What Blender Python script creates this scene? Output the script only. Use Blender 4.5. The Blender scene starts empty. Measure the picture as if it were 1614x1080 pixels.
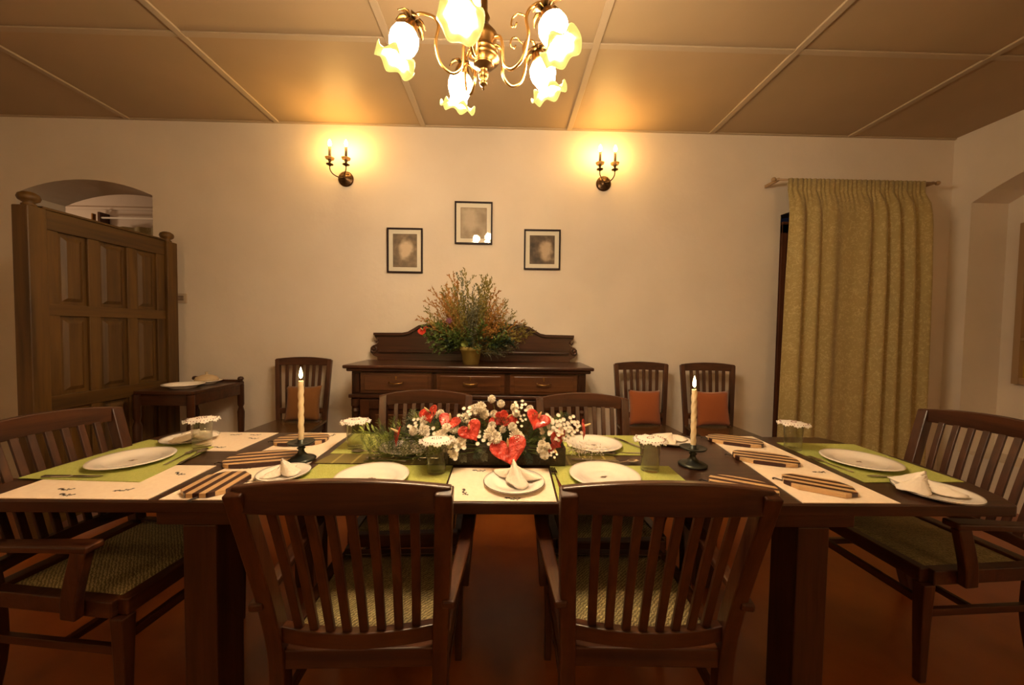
import bpy, bmesh, math, random
from mathutils import Vector, Matrix
PI = math.pi
sc = bpy.context.scene
C = sc.collection
random.seed(7)

# ------------------------------------------------------------------ camera, world, exposure
cd = bpy.data.cameras.new('camera'); cam = bpy.data.objects.new('camera', cd); C.objects.link(cam)
cd.sensor_width = 36.0; cd.lens = 36.0 * 572 / 1614; cd.clip_start = 0.05
r_ = Vector((0.99972715, -0.01839888, 0.01439088)); u_ = Vector((-0.01374323, 0.03485547, 0.99929786)); f_ = Vector((0.01888756, 0.99922299, -0.0345931))
M = Matrix(((r_.x, u_.x, -f_.x, 0), (r_.y, u_.y, -f_.y, 0), (r_.z, u_.z, -f_.z, 1.33), (0, 0, 0, 1)))
cam.matrix_world = M
sc.camera = cam
w = bpy.data.worlds.new('world'); sc.world = w; w.use_nodes = True
w.node_tree.nodes['Background'].inputs[0].default_value = (0.05, 0.05, 0.08, 1)
w.node_tree.nodes['Background'].inputs[1].default_value = 0.02
sc.view_settings.view_transform = 'Standard'; sc.view_settings.look = 'None'
sc.view_settings.gamma = 1.0; sc.view_settings.use_curve_mapping = False
sc.view_settings.exposure = 2.04
L_SHADE = 50.0; L_FRILL = 0.25; L_BULB = 92.0; L_FLAME = 30.0; WARM = (1.0, 0.56, 0.22)
W, H = 3.14, 3.043      # back wall distance, ceiling height

# ------------------------------------------------------------------ materials
def mat(name, col, rough=0.6, metal=0.0, spec=0.5, noise=None, bump=0.0, bscale=60, coat=0.0, trans=0.0, emit=None, es=0.0, sub=0.0, sheen=0.0):
    m = bpy.data.materials.new(name); m.use_nodes = True
    nt = m.node_tree; b = nt.nodes['Principled BSDF']
    b.inputs['Base Color'].default_value = (*col, 1); b.inputs['Roughness'].default_value = rough
    b.inputs['Metallic'].default_value = metal; b.inputs['Specular IOR Level'].default_value = spec
    b.inputs['Coat Weight'].default_value = coat; b.inputs['Transmission Weight'].default_value = trans
    b.inputs['Sheen Weight'].default_value = sheen
    if emit: b.inputs['Emission Color'].default_value = (*emit, 1); b.inputs['Emission Strength'].default_value = es
    tc = nt.nodes.new('ShaderNodeTexCoord')
    if noise:
        c2, sc_, det = noise
        n = nt.nodes.new('ShaderNodeTexNoise'); n.inputs['Scale'].default_value = sc_; n.inputs['Detail'].default_value = det
        nt.links.new(tc.outputs['Object'], n.inputs['Vector'])
        r = nt.nodes.new('ShaderNodeValToRGB'); r.color_ramp.elements[0].position = .35; r.color_ramp.elements[1].position = .68
        r.color_ramp.elements[0].color = (*col, 1); r.color_ramp.elements[1].color = (*c2, 1)
        nt.links.new(n.outputs['Fac'], r.inputs['Fac']); nt.links.new(r.outputs['Color'], b.inputs['Base Color'])
    if bump:
        n = nt.nodes.new('ShaderNodeTexNoise'); n.inputs['Scale'].default_value = bscale; n.inputs['Detail'].default_value = 4
        nt.links.new(tc.outputs['Object'], n.inputs['Vector'])
        bp = nt.nodes.new('ShaderNodeBump'); bp.inputs['Strength'].default_value = bump; bp.inputs['Distance'].default_value = .01
        nt.links.new(n.outputs['Fac'], bp.inputs['Height']); nt.links.new(bp.outputs['Normal'], b.inputs['Normal'])
    return m

def wood(name, dark, light, axis='z', rough=0.35, scale=18, coat=0.15, stretch=0.07):
    m = bpy.data.materials.new(name); m.use_nodes = True
    nt = m.node_tree; b = nt.nodes['Principled BSDF']; L = nt.links.new
    tc = nt.nodes.new('ShaderNodeTexCoord'); mp = nt.nodes.new('ShaderNodeMapping')
    s = [1, 1, 1]; s['xyz'.index(axis)] = stretch
    mp.inputs['Scale'].default_value = s; L(tc.outputs['Object'], mp.inputs['Vector'])
    n = nt.nodes.new('ShaderNodeTexNoise'); n.inputs['Scale'].default_value = scale; n.inputs['Detail'].default_value = 6
    n.inputs['Distortion'].default_value = 1.2; L(mp.outputs['Vector'], n.inputs['Vector'])
    n2 = nt.nodes.new('ShaderNodeTexNoise'); n2.inputs['Scale'].default_value = scale * 6; n2.inputs['Detail'].default_value = 3; L(mp.outputs['Vector'], n2.inputs['Vector'])
    mx = nt.nodes.new('ShaderNodeMath'); mx.operation = 'MULTIPLY_ADD'; mx.inputs[1].default_value = .35; L(n2.outputs['Fac'], mx.inputs[0]); L(n.outputs['Fac'], mx.inputs[2])
    r = nt.nodes.new('ShaderNodeValToRGB'); r.color_ramp.elements[0].position = .45; r.color_ramp.elements[1].position = .9
    r.color_ramp.elements[0].color = (*dark, 1); r.color_ramp.elements[1].color = (*light, 1)
    L(mx.outputs[0], r.inputs['Fac']); L(r.outputs['Color'], b.inputs['Base Color'])
    b.inputs['Roughness'].default_value = rough; b.inputs['Coat Weight'].default_value = coat; b.inputs['Coat Roughness'].default_value = .25
    bp = nt.nodes.new('ShaderNodeBump'); bp.inputs['Strength'].default_value = .12; bp.inputs['Distance'].default_value = .004
    L(n2.outputs['Fac'], bp.inputs['Height']); L(bp.outputs['Normal'], b.inputs['Normal'])
    return m

CH_D, CH_L = (0.022, 0.005, 0.002), (0.074, 0.023, 0.007)
MW = {a: wood('chair_wood_' + a, CH_D, CH_L, a) for a in 'xyz'}
SB_D, SB_L = (0.022, 0.007, 0.003), (0.075, 0.026, 0.010)
MS = {a: wood('sideboard_wood_' + a, SB_D, SB_L, a, rough=.28, coat=.3) for a in 'xz'}
MT = {a: wood('table_wood_' + a, (0.018, 0.006, 0.003), (0.056, 0.020, 0.009), a, rough=.3, coat=.25) for a in 'xz'}
MD = {a: wood('door_wood_' + a, (0.036, 0.016, 0.002), (0.125, 0.060, 0.009), a, rough=.5, scale=9, coat=.03) for a in 'yz'}
M_panel = wood('sideboard_front_wood', (0.04, 0.012, 0.004), (0.12, 0.045, 0.014), 'x', rough=.28, coat=.3)
M_wall = mat('wall_paint', (0.74, 0.66, 0.56), .85, noise=((0.70, 0.62, 0.52), 2.5, 4), bump=.25, bscale=14, spec=.2)
M_ceil = mat('ceiling_paint', (0.43, 0.31, 0.185), .5, noise=((0.39, 0.285, 0.165), 1.5, 3), bump=.05, bscale=20, spec=.3)
M_strip = mat('ceiling_strip_paint', (0.43, 0.335, 0.225), .6)
M_floor = mat('red_oxide_floor', (0.20, 0.048, 0.007), .3, noise=((0.29, 0.080, 0.012), 3, 6), bump=.05, bscale=8)
M_white = mat('white_porcelain', (0.93, 0.87, 0.79), .15, coat=.4)
M_dark = mat('dark_print', (0.03, 0.02, 0.015), .5)
M_cream = mat('cream_paper_mat', (0.92, 0.78, 0.62), .75, noise=((0.88, 0.73, 0.57), 60, 4))
M_green = mat('green_woven_mat', (0.40, 0.44, 0.10), .8, noise=((0.48, 0.52, 0.15), 160, 3), bump=.4, bscale=300)
M_napkin = mat('napkin_linen', (0.86, 0.78, 0.68), .8, bump=.2, bscale=120)
M_lace = mat('lace_white', (0.86, 0.80, 0.74), .7)
M_bead = mat('lace_bead', (0.30, 0.13, 0.12), .4)
M_steel = mat('cutlery_steel', (0.62, 0.56, 0.50), .2, metal=1.0)
M_brass = mat('aged_brass', (0.125, 0.064, 0.018), .34, metal=1.0)
M_brassl = mat('polished_brass', (0.50, 0.29, 0.09), .28, metal=1.0)
M_bronze = mat('dark_bronze', (0.10, 0.055, 0.025), .35, metal=.8)
M_holder = mat('pewter_green', (0.05, 0.055, 0.045), .35, metal=.7)
M_candle = mat('candle_wax', (0.92, 0.74, 0.46), .4)
M_terra = mat('orange_cushion', (0.31, 0.078, 0.014), .85, bump=.2, bscale=200, sheen=.3)
M_olivecush = mat('brown_orange_cushion', (0.20, 0.075, 0.012), .85, bump=.2, bscale=200, sheen=.2)
M_pot = mat('mustard_pot', (0.45, 0.34, 0.09), .5)
M_soil = mat('potting_soil', (0.015, 0.010, 0.012), .9)
M_leafg = mat('leaf_green', (0.06, 0.10, 0.018), .5, noise=((0.12, 0.17, 0.03), 30, 2))
M_leafd = mat('leaf_dark', (0.018, 0.04, 0.018), .55)
M_leafl = mat('leaf_yellow_green', (0.22, 0.27, 0.04), .55)
M_sprayo = mat('spray_rust', (0.32, 0.12, 0.02), .7, noise=((0.40, 0.22, 0.04), 40, 2))
M_sprayg = mat('spray_olive', (0.16, 0.13, 0.022), .7, noise=((0.28, 0.22, 0.04), 40, 2))
M_sprays = mat('spray_grey_green', (0.17, 0.17, 0.10), .7)
M_anth = mat('anthurium_red', (0.62, 0.050, 0.024), .3, noise=((0.46, 0.022, 0.012), 42, 3), bump=1.0, bscale=55, coat=.2)
M_spadix = mat('anthurium_spadix', (0.80, 0.60, 0.30), .5)
M_mum = mat('white_petal', (0.82, 0.74, 0.60), .65)
M_mumc = mat('flower_centre', (0.25, 0.22, 0.05), .8)
M_black = mat('picture_frame_black', (0.016, 0.005, 0.006), .5, spec=.2)
M_pmat = mat('picture_mount', (0.74, 0.68, 0.56), .7)
M_rimb = mat('plate_dark_rim', (0.03, 0.02, 0.02), .3)

M_shade = mat('lit_frosted_glass', (0.9, 0.8, 0.6), .4, emit=(1.0, 0.75, 0.475), es=L_SHADE)
M_frill = mat('lit_amber_glass_rim', (0.03, 0.026, 0.006), .5, emit=(1.0, 0.84, 0.20), es=L_FRILL)
M_bulb = mat('sconce_bulb', (1, .8, .5), .4, emit=(1.0, 0.56, 0.15), es=L_BULB)
M_flame = mat('candle_flame', (1, .8, .4), .4, emit=(1.0, 0.60, 0.20), es=L_FLAME)

def glass_mat():
    m = bpy.data.materials.new('clear_glass'); m.use_nodes = True; nt = m.node_tree
    nt.nodes.remove(nt.nodes['Principled BSDF']); o = nt.nodes['Material Output']
    t = nt.nodes.new('ShaderNodeBsdfTransparent'); t.inputs[0].default_value = (.96, .96, .93, 1); g = nt.nodes.new('ShaderNodeBsdfGlossy'); g.inputs['Roughness'].default_value = .04
    lw = nt.nodes.new('ShaderNodeLayerWeight'); lw.inputs['Blend'].default_value = .5
    f0 = nt.nodes.new('ShaderNodeMath'); f0.operation = 'POWER'; f0.inputs[1].default_value = 3.0; nt.links.new(lw.outputs['Facing'], f0.inputs[0])
    f = nt.nodes.new('ShaderNodeMath'); f.operation = 'MULTIPLY_ADD'; f.inputs[1].default_value = .75; f.inputs[2].default_value = .04; nt.links.new(f0.outputs[0], f.inputs[0])
    mx = nt.nodes.new('ShaderNodeMixShader'); nt.links.new(f.outputs[0], mx.inputs[0]); nt.links.new(t.outputs[0], mx.inputs[1]); nt.links.new(g.outputs[0], mx.inputs[2]); nt.links.new(mx.outputs[0], o.inputs[0])
    return m
M_glass = glass_mat()
def pane_mat():
    m = bpy.data.materials.new('picture_glass'); m.use_nodes = True; nt = m.node_tree
    nt.nodes.remove(nt.nodes['Principled BSDF']); o = nt.nodes['Material Output']
    t = nt.nodes.new('ShaderNodeBsdfTransparent'); g = nt.nodes.new('ShaderNodeBsdfGlossy'); g.inputs['Roughness'].default_value = .02
    f = nt.nodes.new('ShaderNodeFresnel'); f.inputs['IOR'].default_value = 1.5
    mx = nt.nodes.new('ShaderNodeMixShader'); nt.links.new(f.outputs[0], mx.inputs[0]); nt.links.new(t.outputs[0], mx.inputs[1]); nt.links.new(g.outputs[0], mx.inputs[2]); nt.links.new(mx.outputs[0], o.inputs[0])
    return m
M_pane = pane_mat()

def stripe_mat(name, ax, freq, dark, light, duty=.5, phase=0.0):
    m = bpy.data.materials.new(name); m.use_nodes = True; nt = m.node_tree; b = nt.nodes['Principled BSDF']; L = nt.links.new
    tc = nt.nodes.new('ShaderNodeTexCoord'); s = nt.nodes.new('ShaderNodeSeparateXYZ'); L(tc.outputs['Object'], s.inputs[0])
    a = nt.nodes.new('ShaderNodeMath'); a.operation = 'MULTIPLY_ADD'; a.inputs[1].default_value = freq; a.inputs[2].default_value = phase + 50; L(s.outputs['XYZ'.index(ax)], a.inputs[0])
    f = nt.nodes.new('ShaderNodeMath'); f.operation = 'FRACT'; L(a.outputs[0], f.inputs[0])
    g = nt.nodes.new('ShaderNodeMath'); g.operation = 'GREATER_THAN'; g.inputs[1].default_value = duty; L(f.outputs[0], g.inputs[0])
    mx = nt.nodes.new('ShaderNodeMix'); mx.data_type = 'RGBA'; mx.inputs['A'].default_value = (*dark, 1); mx.inputs['B'].default_value = (*light, 1)
    L(g.outputs[0], mx.inputs['Factor']); L(mx.outputs['Result'], b.inputs['Base Color']); b.inputs['Roughness'].default_value = .3
    return m
M_board = stripe_mat('laminated_board_wood', 'Y', 24, (0.045, 0.012, 0.008), (0.62, 0.40, 0.20), .5, .2)
M_runner = stripe_mat('striped_olive_runner', 'X', 12, (0.40, 0.34, 0.10), (0.17, 0.135, 0.03), .12)

def weave_mat():
    m = bpy.data.materials.new('woven_seat_cane'); m.use_nodes = True; nt = m.node_tree; b = nt.nodes['Principled BSDF']; L = nt.links.new
    tc = nt.nodes.new('ShaderNodeTexCoord'); mp = nt.nodes.new('ShaderNodeMapping'); mp.inputs['Rotation'].default_value = (0, 0, .78); L(tc.outputs['Object'], mp.inputs[0])
    w1 = nt.nodes.new('ShaderNodeTexWave'); w1.inputs['Scale'].default_value = 36; w1.inputs['Distortion'].default_value = 5; w1.inputs['Detail'].default_value = 2; w1.inputs['Detail Scale'].default_value = 3; L(mp.outputs[0], w1.inputs[0])
    n = nt.nodes.new('ShaderNodeTexNoise'); n.inputs['Scale'].default_value = 190; L(tc.outputs['Object'], n.inputs[0])
    mu = nt.nodes.new('ShaderNodeMath'); mu.operation = 'MULTIPLY'; L(w1.outputs['Fac'], mu.inputs[0]); L(n.outputs['Fac'], mu.inputs[1])
    r = nt.nodes.new('ShaderNodeValToRGB'); r.color_ramp.elements[0].position = .08; r.color_ramp.elements[1].position = .5
    r.color_ramp.elements[0].color = (0.13, 0.10, 0.04, 1); r.color_ramp.elements[1].color = (0.36, 0.29, 0.13, 1)
    L(mu.outputs[0], r.inputs[0]); L(r.outputs[0], b.inputs['Base Color']); b.inputs['Roughness'].default_value = .8
    bp = nt.nodes.new('ShaderNodeBump'); bp.inputs['Strength'].default_value = .5; bp.inputs['Distance'].default_value = .004; L(mu.outputs[0], bp.inputs['Height']); L(bp.outputs[0], b.inputs['Normal'])
    return m
M_weave = weave_mat()

def curtain_mat():
    m = bpy.data.materials.new('gold_damask_cloth'); m.use_nodes = True; nt = m.node_tree; b = nt.nodes['Principled BSDF']; L = nt.links.new
    tc = nt.nodes.new('ShaderNodeTexCoord')
    n = nt.nodes.new('ShaderNodeTexNoise'); n.inputs['Scale'].default_value = 26; n.inputs['Detail'].default_value = 3; n.inputs['Distortion'].default_value = 2.2; L(tc.outputs['Object'], n.inputs[0])
    r = nt.nodes.new('ShaderNodeValToRGB'); e = r.color_ramp.elements; e[0].position = .50; e[1].position = .56
    e[0].color = (0.37, 0.285, 0.105, 1); e[1].color = (0.39, 0.305, 0.12, 1)
    e2 = r.color_ramp.elements.new(.60); e2.color = (0.56, 0.45, 0.21, 1)
    e3 = r.color_ramp.elements.new(.64); e3.color = (0.39, 0.305, 0.12, 1)
    L(n.outputs['Fac'], r.inputs[0]); L(r.outputs[0], b.inputs['Base Color']); b.inputs['Roughness'].default_value = .75; b.inputs['Sheen Weight'].default_value = .2
    n2 = nt.nodes.new('ShaderNodeTexNoise'); n2.inputs['Scale'].default_value = 220; L(tc.outputs['Object'], n2.inputs[0])
    bp = nt.nodes.new('ShaderNodeBump'); bp.inputs['Strength'].default_value = .25; bp.inputs['Distance'].default_value = .003; L(n2.outputs[0], bp.inputs['Height']); L(bp.outputs[0], b.inputs['Normal'])
    return m
M_curtain = curtain_mat()

def print_mat(name, seed, dark, mid, light, cx, cz):
    # sepia generic picture: soft pale figure-like blob before a toned ground
    m = bpy.data.materials.new(name); m.use_nodes = True; nt = m.node_tree; b = nt.nodes['Principled BSDF']; L = nt.links.new
    tc = nt.nodes.new('ShaderNodeTexCoord')
    mp = nt.nodes.new('ShaderNodeMapping'); mp.inputs['Location'].default_value = (seed, seed, seed); L(tc.outputs['Object'], mp.inputs[0])
    n = nt.nodes.new('ShaderNodeTexNoise'); n.inputs['Scale'].default_value = 16; n.inputs['Detail'].default_value = 4; L(mp.outputs[0], n.inputs[0])
    mp2 = nt.nodes.new('ShaderNodeMapping'); mp2.inputs['Location'].default_value = (-cx * 14, 0, -cz * 9); mp2.inputs['Scale'].default_value = (14, 0, 9); L(tc.outputs['Object'], mp2.inputs[0])
    g = nt.nodes.new('ShaderNodeTexGradient'); g.gradient_type = 'SPHERICAL'; L(mp2.outputs[0], g.inputs[0])
    a = nt.nodes.new('ShaderNodeMath'); a.operation = 'MULTIPLY_ADD'; a.inputs[1].default_value = .9; L(g.outputs['Fac'], a.inputs[0]); L(n.outputs['Fac'], a.inputs[2])
    r = nt.nodes.new('ShaderNodeValToRGB'); e = r.color_ramp.elements; e[0].position = .35; e[1].position = .95
    e[0].color = (*dark, 1); e[1].color = (*light, 1); k = r.color_ramp.elements.new(.6); k.color = (*mid, 1)
    L(a.outputs[0], r.inputs[0]); L(r.outputs[0], b.inputs['Base Color']); b.inputs['Roughness'].default_value = .6
    return m

# ------------------------------------------------------------------ mesh helpers
def BM(): return bmesh.new()
def box(b, x0, x1, y0, y1, z0, z1, mtx=None, bev=0.0):
    v = [b.verts.new((x, y, z)) for x in (x0, x1) for y in (y0, y1) for z in (z0, z1)]
    fs = [(0, 1, 3, 2), (4, 6, 7, 5), (0, 4, 5, 1), (2, 3, 7, 6), (0, 2, 6, 4), (1, 5, 7, 3)]
    F = [b.faces.new([v[i] for i in f]) for f in fs]
    if bev:
        es = list({e for f in F for e in f.edges})
        r = bmesh.ops.bevel(b, geom=es, offset=bev, segments=2, profile=.6, affect='EDGES')
        v = list({q for f in r['faces'] for q in f.verts} | {q for q in v if q.is_valid})
    if mtx is not None:
        for q in v: q.co = mtx @ q.co
    return v
def prism(b, pts, z0, z1, axis='z'):
    """extrude a 2D outline; axis z: (x,y)->z ; y: (x,z)->y ; x: (y,z)->x"""
    def P(p, t): return {'z': (p[0], p[1], t), 'y': (p[0], t, p[1]), 'x': (t, p[0], p[1])}[axis]
    a = [b.verts.new(P(p, z0)) for p in pts]; c = [b.verts.new(P(p, z1)) for p in pts]
    n = len(pts); b.faces.new(a); b.faces.new(c[::-1])
    for i in range(n): b.faces.new((a[i], c[i], c[(i + 1) % n], a[(i + 1) % n]))
    return a + c
def tube(b, pts, rad, seg=8, cap=True):
    pts = [Vector(p) for p in pts]; n = len(pts)
    if not hasattr(rad, '__len__'): rad = [rad] * n
    rings = []; up = None
    for i, p in enumerate(pts):
        t = (pts[min(i + 1, n - 1)] - pts[max(i - 1, 0)]).normalized()
        if up is None: up = t.orthogonal().normalized()
        up = (up - t * up.dot(t)); up = up.normalized() if up.length > 1e-6 else t.orthogonal().normalized()
        s = t.cross(up)
        rings.append([b.verts.new(p + (up * math.cos(a) + s * math.sin(a)) * rad[i]) for a in [2 * PI * k / seg for k in range(seg)]])
    for i in range(n - 1):
        for k in range(seg): b.faces.new((rings[i][k], rings[i][(k + 1) % seg], rings[i + 1][(k + 1) % seg], rings[i + 1][k]))
    if cap: b.faces.new(rings[0][::-1]); b.faces.new(rings[-1])
def lathe(b, prof, seg=24, c=(0, 0, 0), ruf=None, mtx=None, close=True):
    rings = []
    for j, (r, z) in enumerate(prof):
        if r < 1e-5: v = b.verts.new((c[0], c[1], c[2] + z)); rings.append([v]); 
        else:
            ring = []
            for k in range(seg):
                a = 2 * PI * k / seg; rr, zz = r, z
                if ruf: rr, zz = ruf(j, a, r, z)
                ring.append(b.verts.new((c[0] + rr * math.cos(a), c[1] + rr * math.sin(a), c[2] + zz)))
            rings.append(ring)
    for i in range(len(rings) - 1):
        A, B = rings[i], rings[i + 1]
        for k in range(seg):
            q = [A[k % len(A)], A[(k + 1) % len(A)], B[(k + 1) % len(B)], B[k % len(B)]]
            u = []
            for v in q:
                if v not in u: u.append(v)
            if len(u) > 2: b.faces.new(u)
    if mtx is not None:
        for r in rings:
            for v in r: v.co = mtx @ v.co
def sweep_rect(b, path, w, h, ups=None):
    """rectangular section along path; w along side, h along up (per point up vector)"""
    path = [Vector(p) for p in path]; n = len(path); rings = []
    for i, p in enumerate(path):
        t = (path[min(i + 1, n - 1)] - path[max(i - 1, 0)]).normalized()
        up = Vector(ups[i] if ups else (0, 0, 1)); up = (up - t * up.dot(t)).normalized(); s = t.cross(up)
        ww = w[i] if hasattr(w, '__len__') else w; hh = h[i] if hasattr(h, '__len__') else h
        rings.append([b.verts.new(p + s * (a * ww / 2) + up * (c * hh / 2)) for a, c in ((-1, -1), (1, -1), (1, 1), (-1, 1))])
    for i in range(n - 1):
        for k in range(4): b.faces.new((rings[i][k], rings[i][(k + 1) % 4], rings[i + 1][(k + 1) % 4], rings[i + 1][k]))
    b.faces.new(rings[0][::-1]); b.faces.new(rings[-1])
def sphere(b, c, r, seg=10, rings=7, s=(1, 1, 1)):
    m = Matrix.Translation(c) @ Matrix.Diagonal((r * s[0], r * s[1], r * s[2], 1))
    bmesh.ops.create_uvsphere(b, u_segments=seg, v_segments=rings, radius=1, matrix=m)
def obj(name, b, m, parent=None, smooth=False, bev=0.0, loc=None, sub=0):
    bmesh.ops.recalc_face_normals(b, faces=b.faces)
    me = bpy.data.meshes.new(name); b.to_mesh(me); b.free(); me.materials.append(m)
    o = bpy.data.objects.new(name, me); C.objects.link(o)
    if smooth: me.shade_smooth()
    if bev:
        md = o.modifiers.new('bevel', 'BEVEL'); md.width = bev; md.segments = 2; md.limit_method = 'ANGLE'; md.angle_limit = .6
    if sub:
        md = o.modifiers.new('sub', 'SUBSURF'); md.levels = sub; md.render_levels = sub
    if parent: o.parent = parent
    if loc: o.location = loc
    return o
def thing(name, label, cat, loc=(0, 0, 0), rz=0.0, group=None):
    o = bpy.data.objects.new(name, None); C.objects.link(o); o.location = loc; o.rotation_euler = (0, 0, rz); o.empty_display_size = .05
    o['label'] = label; o['category'] = cat
    if group: o['group'] = group
    return o
def tag(o, label, cat, group=None):
    o['label'] = label; o['category'] = cat
    if group: o['group'] = group
    return o
def struct(name, b, m, **k):
    o = obj(name, b, m, **k); o['kind'] = 'structure'; return o
KIDS = {}
def dup(root, label, loc=None, rz=None, scale=None, group=None):
    def rec(o, par):
        c = o.copy(); C.objects.link(c)
        if par: c.parent = par
        for k in [q for q in ALL if q.parent == o]: rec(k, c)
        return c
    ALL = list(bpy.data.objects); c = rec(root, None); c['label'] = label
    if loc: c.location = loc
    if rz is not None: c.rotation_euler = (0, 0, rz)
    if scale: c.scale = scale
    if group: c['group'] = group
    return c

# ------------------------------------------------------------------ room shell
XL, XR, YF = -4.40, 3.88, -2.3
b = BM(); box(b, XL - 2.6, XR + .6, YF - .3, 6.2, -.1, 0); struct('floor', b, M_floor)
b = BM(); box(b, XL - .2, XR + .6, YF - .3, W + .36, H, H + .1); struct('ceiling', b, M_ceil)
# back wall with an arched opening on the left and a doorway behind the curtain
def arc(x0, x1, zs, zp, n=14):
    c = (x0 + x1) / 2; hw = (x1 - x0) / 2; rise = zp - zs; R = (hw * hw + rise * rise) / (2 * rise); out = []
    for i in range(n + 1):
        x = x0 + (x1 - x0) * i / n; out.append((x, zp - R + math.sqrt(R * R - (x - c) ** 2)))
    return out
def wall_strips(b, x0, x1, y0, y1, zt, opens, axis='y'):
    xs = x0
    def bx(a, c, z0, z1):
        if c - a < 1e-6: return
        pts = [(a, z0), (c, z0), (c, z1), (a, z1)]; prism(b, pts, y0, y1, axis)
    for (a, c, zs, zp, z0) in opens:
        bx(xs, a, 0, zt)
        if z0 > 0: bx(a, c, 0, z0)
        A = arc(a, c, zs, zp); prism(b, A + [(c, zt), (a, zt)], y0, y1, axis)
        xs = c
    bx(xs, x1, 0, zt)
b = BM(); wall_strips(b, XL - .2, XR + .3, W, W + .34, H, [(-4.09, -2.975, 2.415, 2.535, 0), (2.375, 3.42, 2.36, 2.46, 0)]); struct('wall_back', b, M_wall)
# right wall with an arched window recess
b = BM(); wall_strips(b, YF, W, XR, XR + .32, H, [(1.15, 3.0, 2.446, 2.68, .35)], 'x'); struct('wall_right', b, M_wall)
b = BM(); box(b, XR + .32, XR + .36, .9, 3.1, .3, 2.75); struct('wall_right_recess', b, M_wall)
b = BM(); box(b, XL - .2, XL, YF, W, 0, H); struct('wall_left', b, M_wall)
b = BM(); box(b, XL - .2, XR + .6, YF - .2, YF, 0, H); struct('wall_front', b, M_wall)
# window in the right recess: dark frame with amber blind cloth
M_wframe = mat('window_frame_paint', (0.36, 0.24, 0.13), .4)
M_blind = mat('amber_window_cloth', (0.40, 0.28, 0.04), .8)
b = BM()
for (y0, y1) in ((1.245, 1.285), (2.03, 2.07), (2.845, 2.885)): box(b, 4.145, 4.186, y0, y1, .95, 2.25)
for (z0, z1) in ((.952, 1.0), (1.30, 1.325), (1.62, 1.64), (2.20, 2.248)): box(b, 4.150, 4.185, 1.250, 2.880, z0, z1)
struct('window_1', b, M_wframe)
b = BM(); box(b, 4.1865, 4.199, 1.265, 2.865, .97, 2.23); struct('window_2', b, M_blind)
# ceiling battens
n = 1
for x in (-4.37, -3.156, -1.931, -.714, .519, 1.738, 2.943):
    b = BM(); box(b, x - .022, x + .022, YF, W - .003, H - .014, H - .0005); struct('trim_%d' % n, b, M_strip, bev=.004); n += 1
for y in (2.223, 1.0, -.22, -1.44):
    b = BM(); box(b, XL + .001, XR - .001, y - .02, y + .02, H - .011, H - .0005); struct('trim_%d' % n, b, M_strip, bev=.004); n += 1
b = BM(); box(b, XL + .001, XR - .001, W - .016, W - .0005, H - .012, H - .0005); struct('trim_%d' % n, b, M_strip); n += 1
# the room beyond the arch
M_wall2 = mat('hall_paint', (0.70, 0.60, 0.52), .85)
b = BM(); box(b, -7.2, -2.0, 5.0, 5.15, 0, 3.1); struct('wall_hall_back', b, M_wall2)
b = BM(); box(b, -7.2, -7.0, W + .34, 5.0, 0, 3.1); struct('wall_hall_left', b, M_wall2)
b = BM(); box(b, -2.2, -2.0, W + .34, 5.0, 0, 3.1); struct('wall_hall_right', b, M_wall2)
b = BM(); box(b, -7.0, -4.6, W + .2, W + .34, 0, 3.1); struct('wall_hall_front', b, M_wall2)
b = BM(); box(b, -7.2, -2.0, W + .3405, 5.15, 3.1, 3.2); struct('ceiling_hall', b, M_wall2)
b = BM(); box(b, -7.0, -2.2, 4.97, 4.999, 2.85, 2.88); struct('trim_%d' % n, b, M_wall2); n += 1
t = thing('hall_curtain_rod', 'thin pale curtain rail in the room seen through the arch', 'curtain rod', (-4.35, 4.9, 2.72))
b = BM(); tube(b, [(-1.0, 0, 0), (1.9, 0, 0)], .012); obj('rod', b, M_white, t, True)
b = BM(); box(b, -.98, -.95, -.02, .099, -.13, .07); obj('bracket', b, MW['z'], t)
b = BM(); box(b, -1.06, -1.045, -.02, .02, -.10, .05); obj('finial', b, M_brassl, t)
b = BM()
xs = [-.80 + 2.6 * i / 60 for i in range(61)]
tp = [b.verts.new((x, .03 * math.sin(i * 1.3), 0)) for i, x in enumerate(xs)]; bt = [b.verts.new((x, .035 * math.sin(i * 1.3 + .2), -2.597)) for i, x in enumerate(xs)]
for i in range(60): b.faces.new((tp[i], tp[i + 1], bt[i + 1], bt[i]))
o = obj('hall_curtain', b, M_curtain, None, True, loc=(-4.35, 4.88, 2.60)); md = o.modifiers.new('s', 'SOLIDIFY'); md.thickness = .004
tag(o, 'dull gold curtain in the far room glimpsed above the wooden screen', 'curtain')
# unseen point light added to brighten the room beyond the arch
ld = bpy.data.lights.new('hall_fill', 'POINT'); ld.energy = 3.2; ld.color = (1.0, .70, .42); ld.shadow_soft_size = .1
lo = bpy.data.objects.new('hall_fill', ld); C.objects.link(lo); lo.location = (-5.9, 4.2, 2.2)

# ------------------------------------------------------------------ doorway behind the curtain
t = thing('wooden_door', 'dark wooden door and frame mostly hidden behind the gold curtain', 'door', (2.9, W - .012, 0))
b = BM()
box(b, -.515, -.43, 0, .10, 0, 2.28); box(b, .43, .515, 0, .10, 0, 2.28); box(b, -.515, .515, 0, .10, 2.20, 2.30)
obj('door_frame', b, wood('door_frame_wood', (.05, .015, .007), (.13, .045, .02), 'z'), t, bev=.004)
b = BM(); box(b, -.43, .43, .03, .07, 0.005, 2.20)
for (x0, x1) in ((-.36, -.04), (.04, .36)):
    for (z0, z1) in ((.2, .9), (1.1, 2.05)): box(b, x0, x1, .02, .03, z0, z1)
obj('door_leaf', b, MS['z'], t, bev=.003)
b = BM(); tube(b, [(.38, .03, 1.0), (.38, -.01, 1.0), (.30, -.015, 1.0)], .008); obj('door_handle', b, M_brass, t, True)

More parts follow.
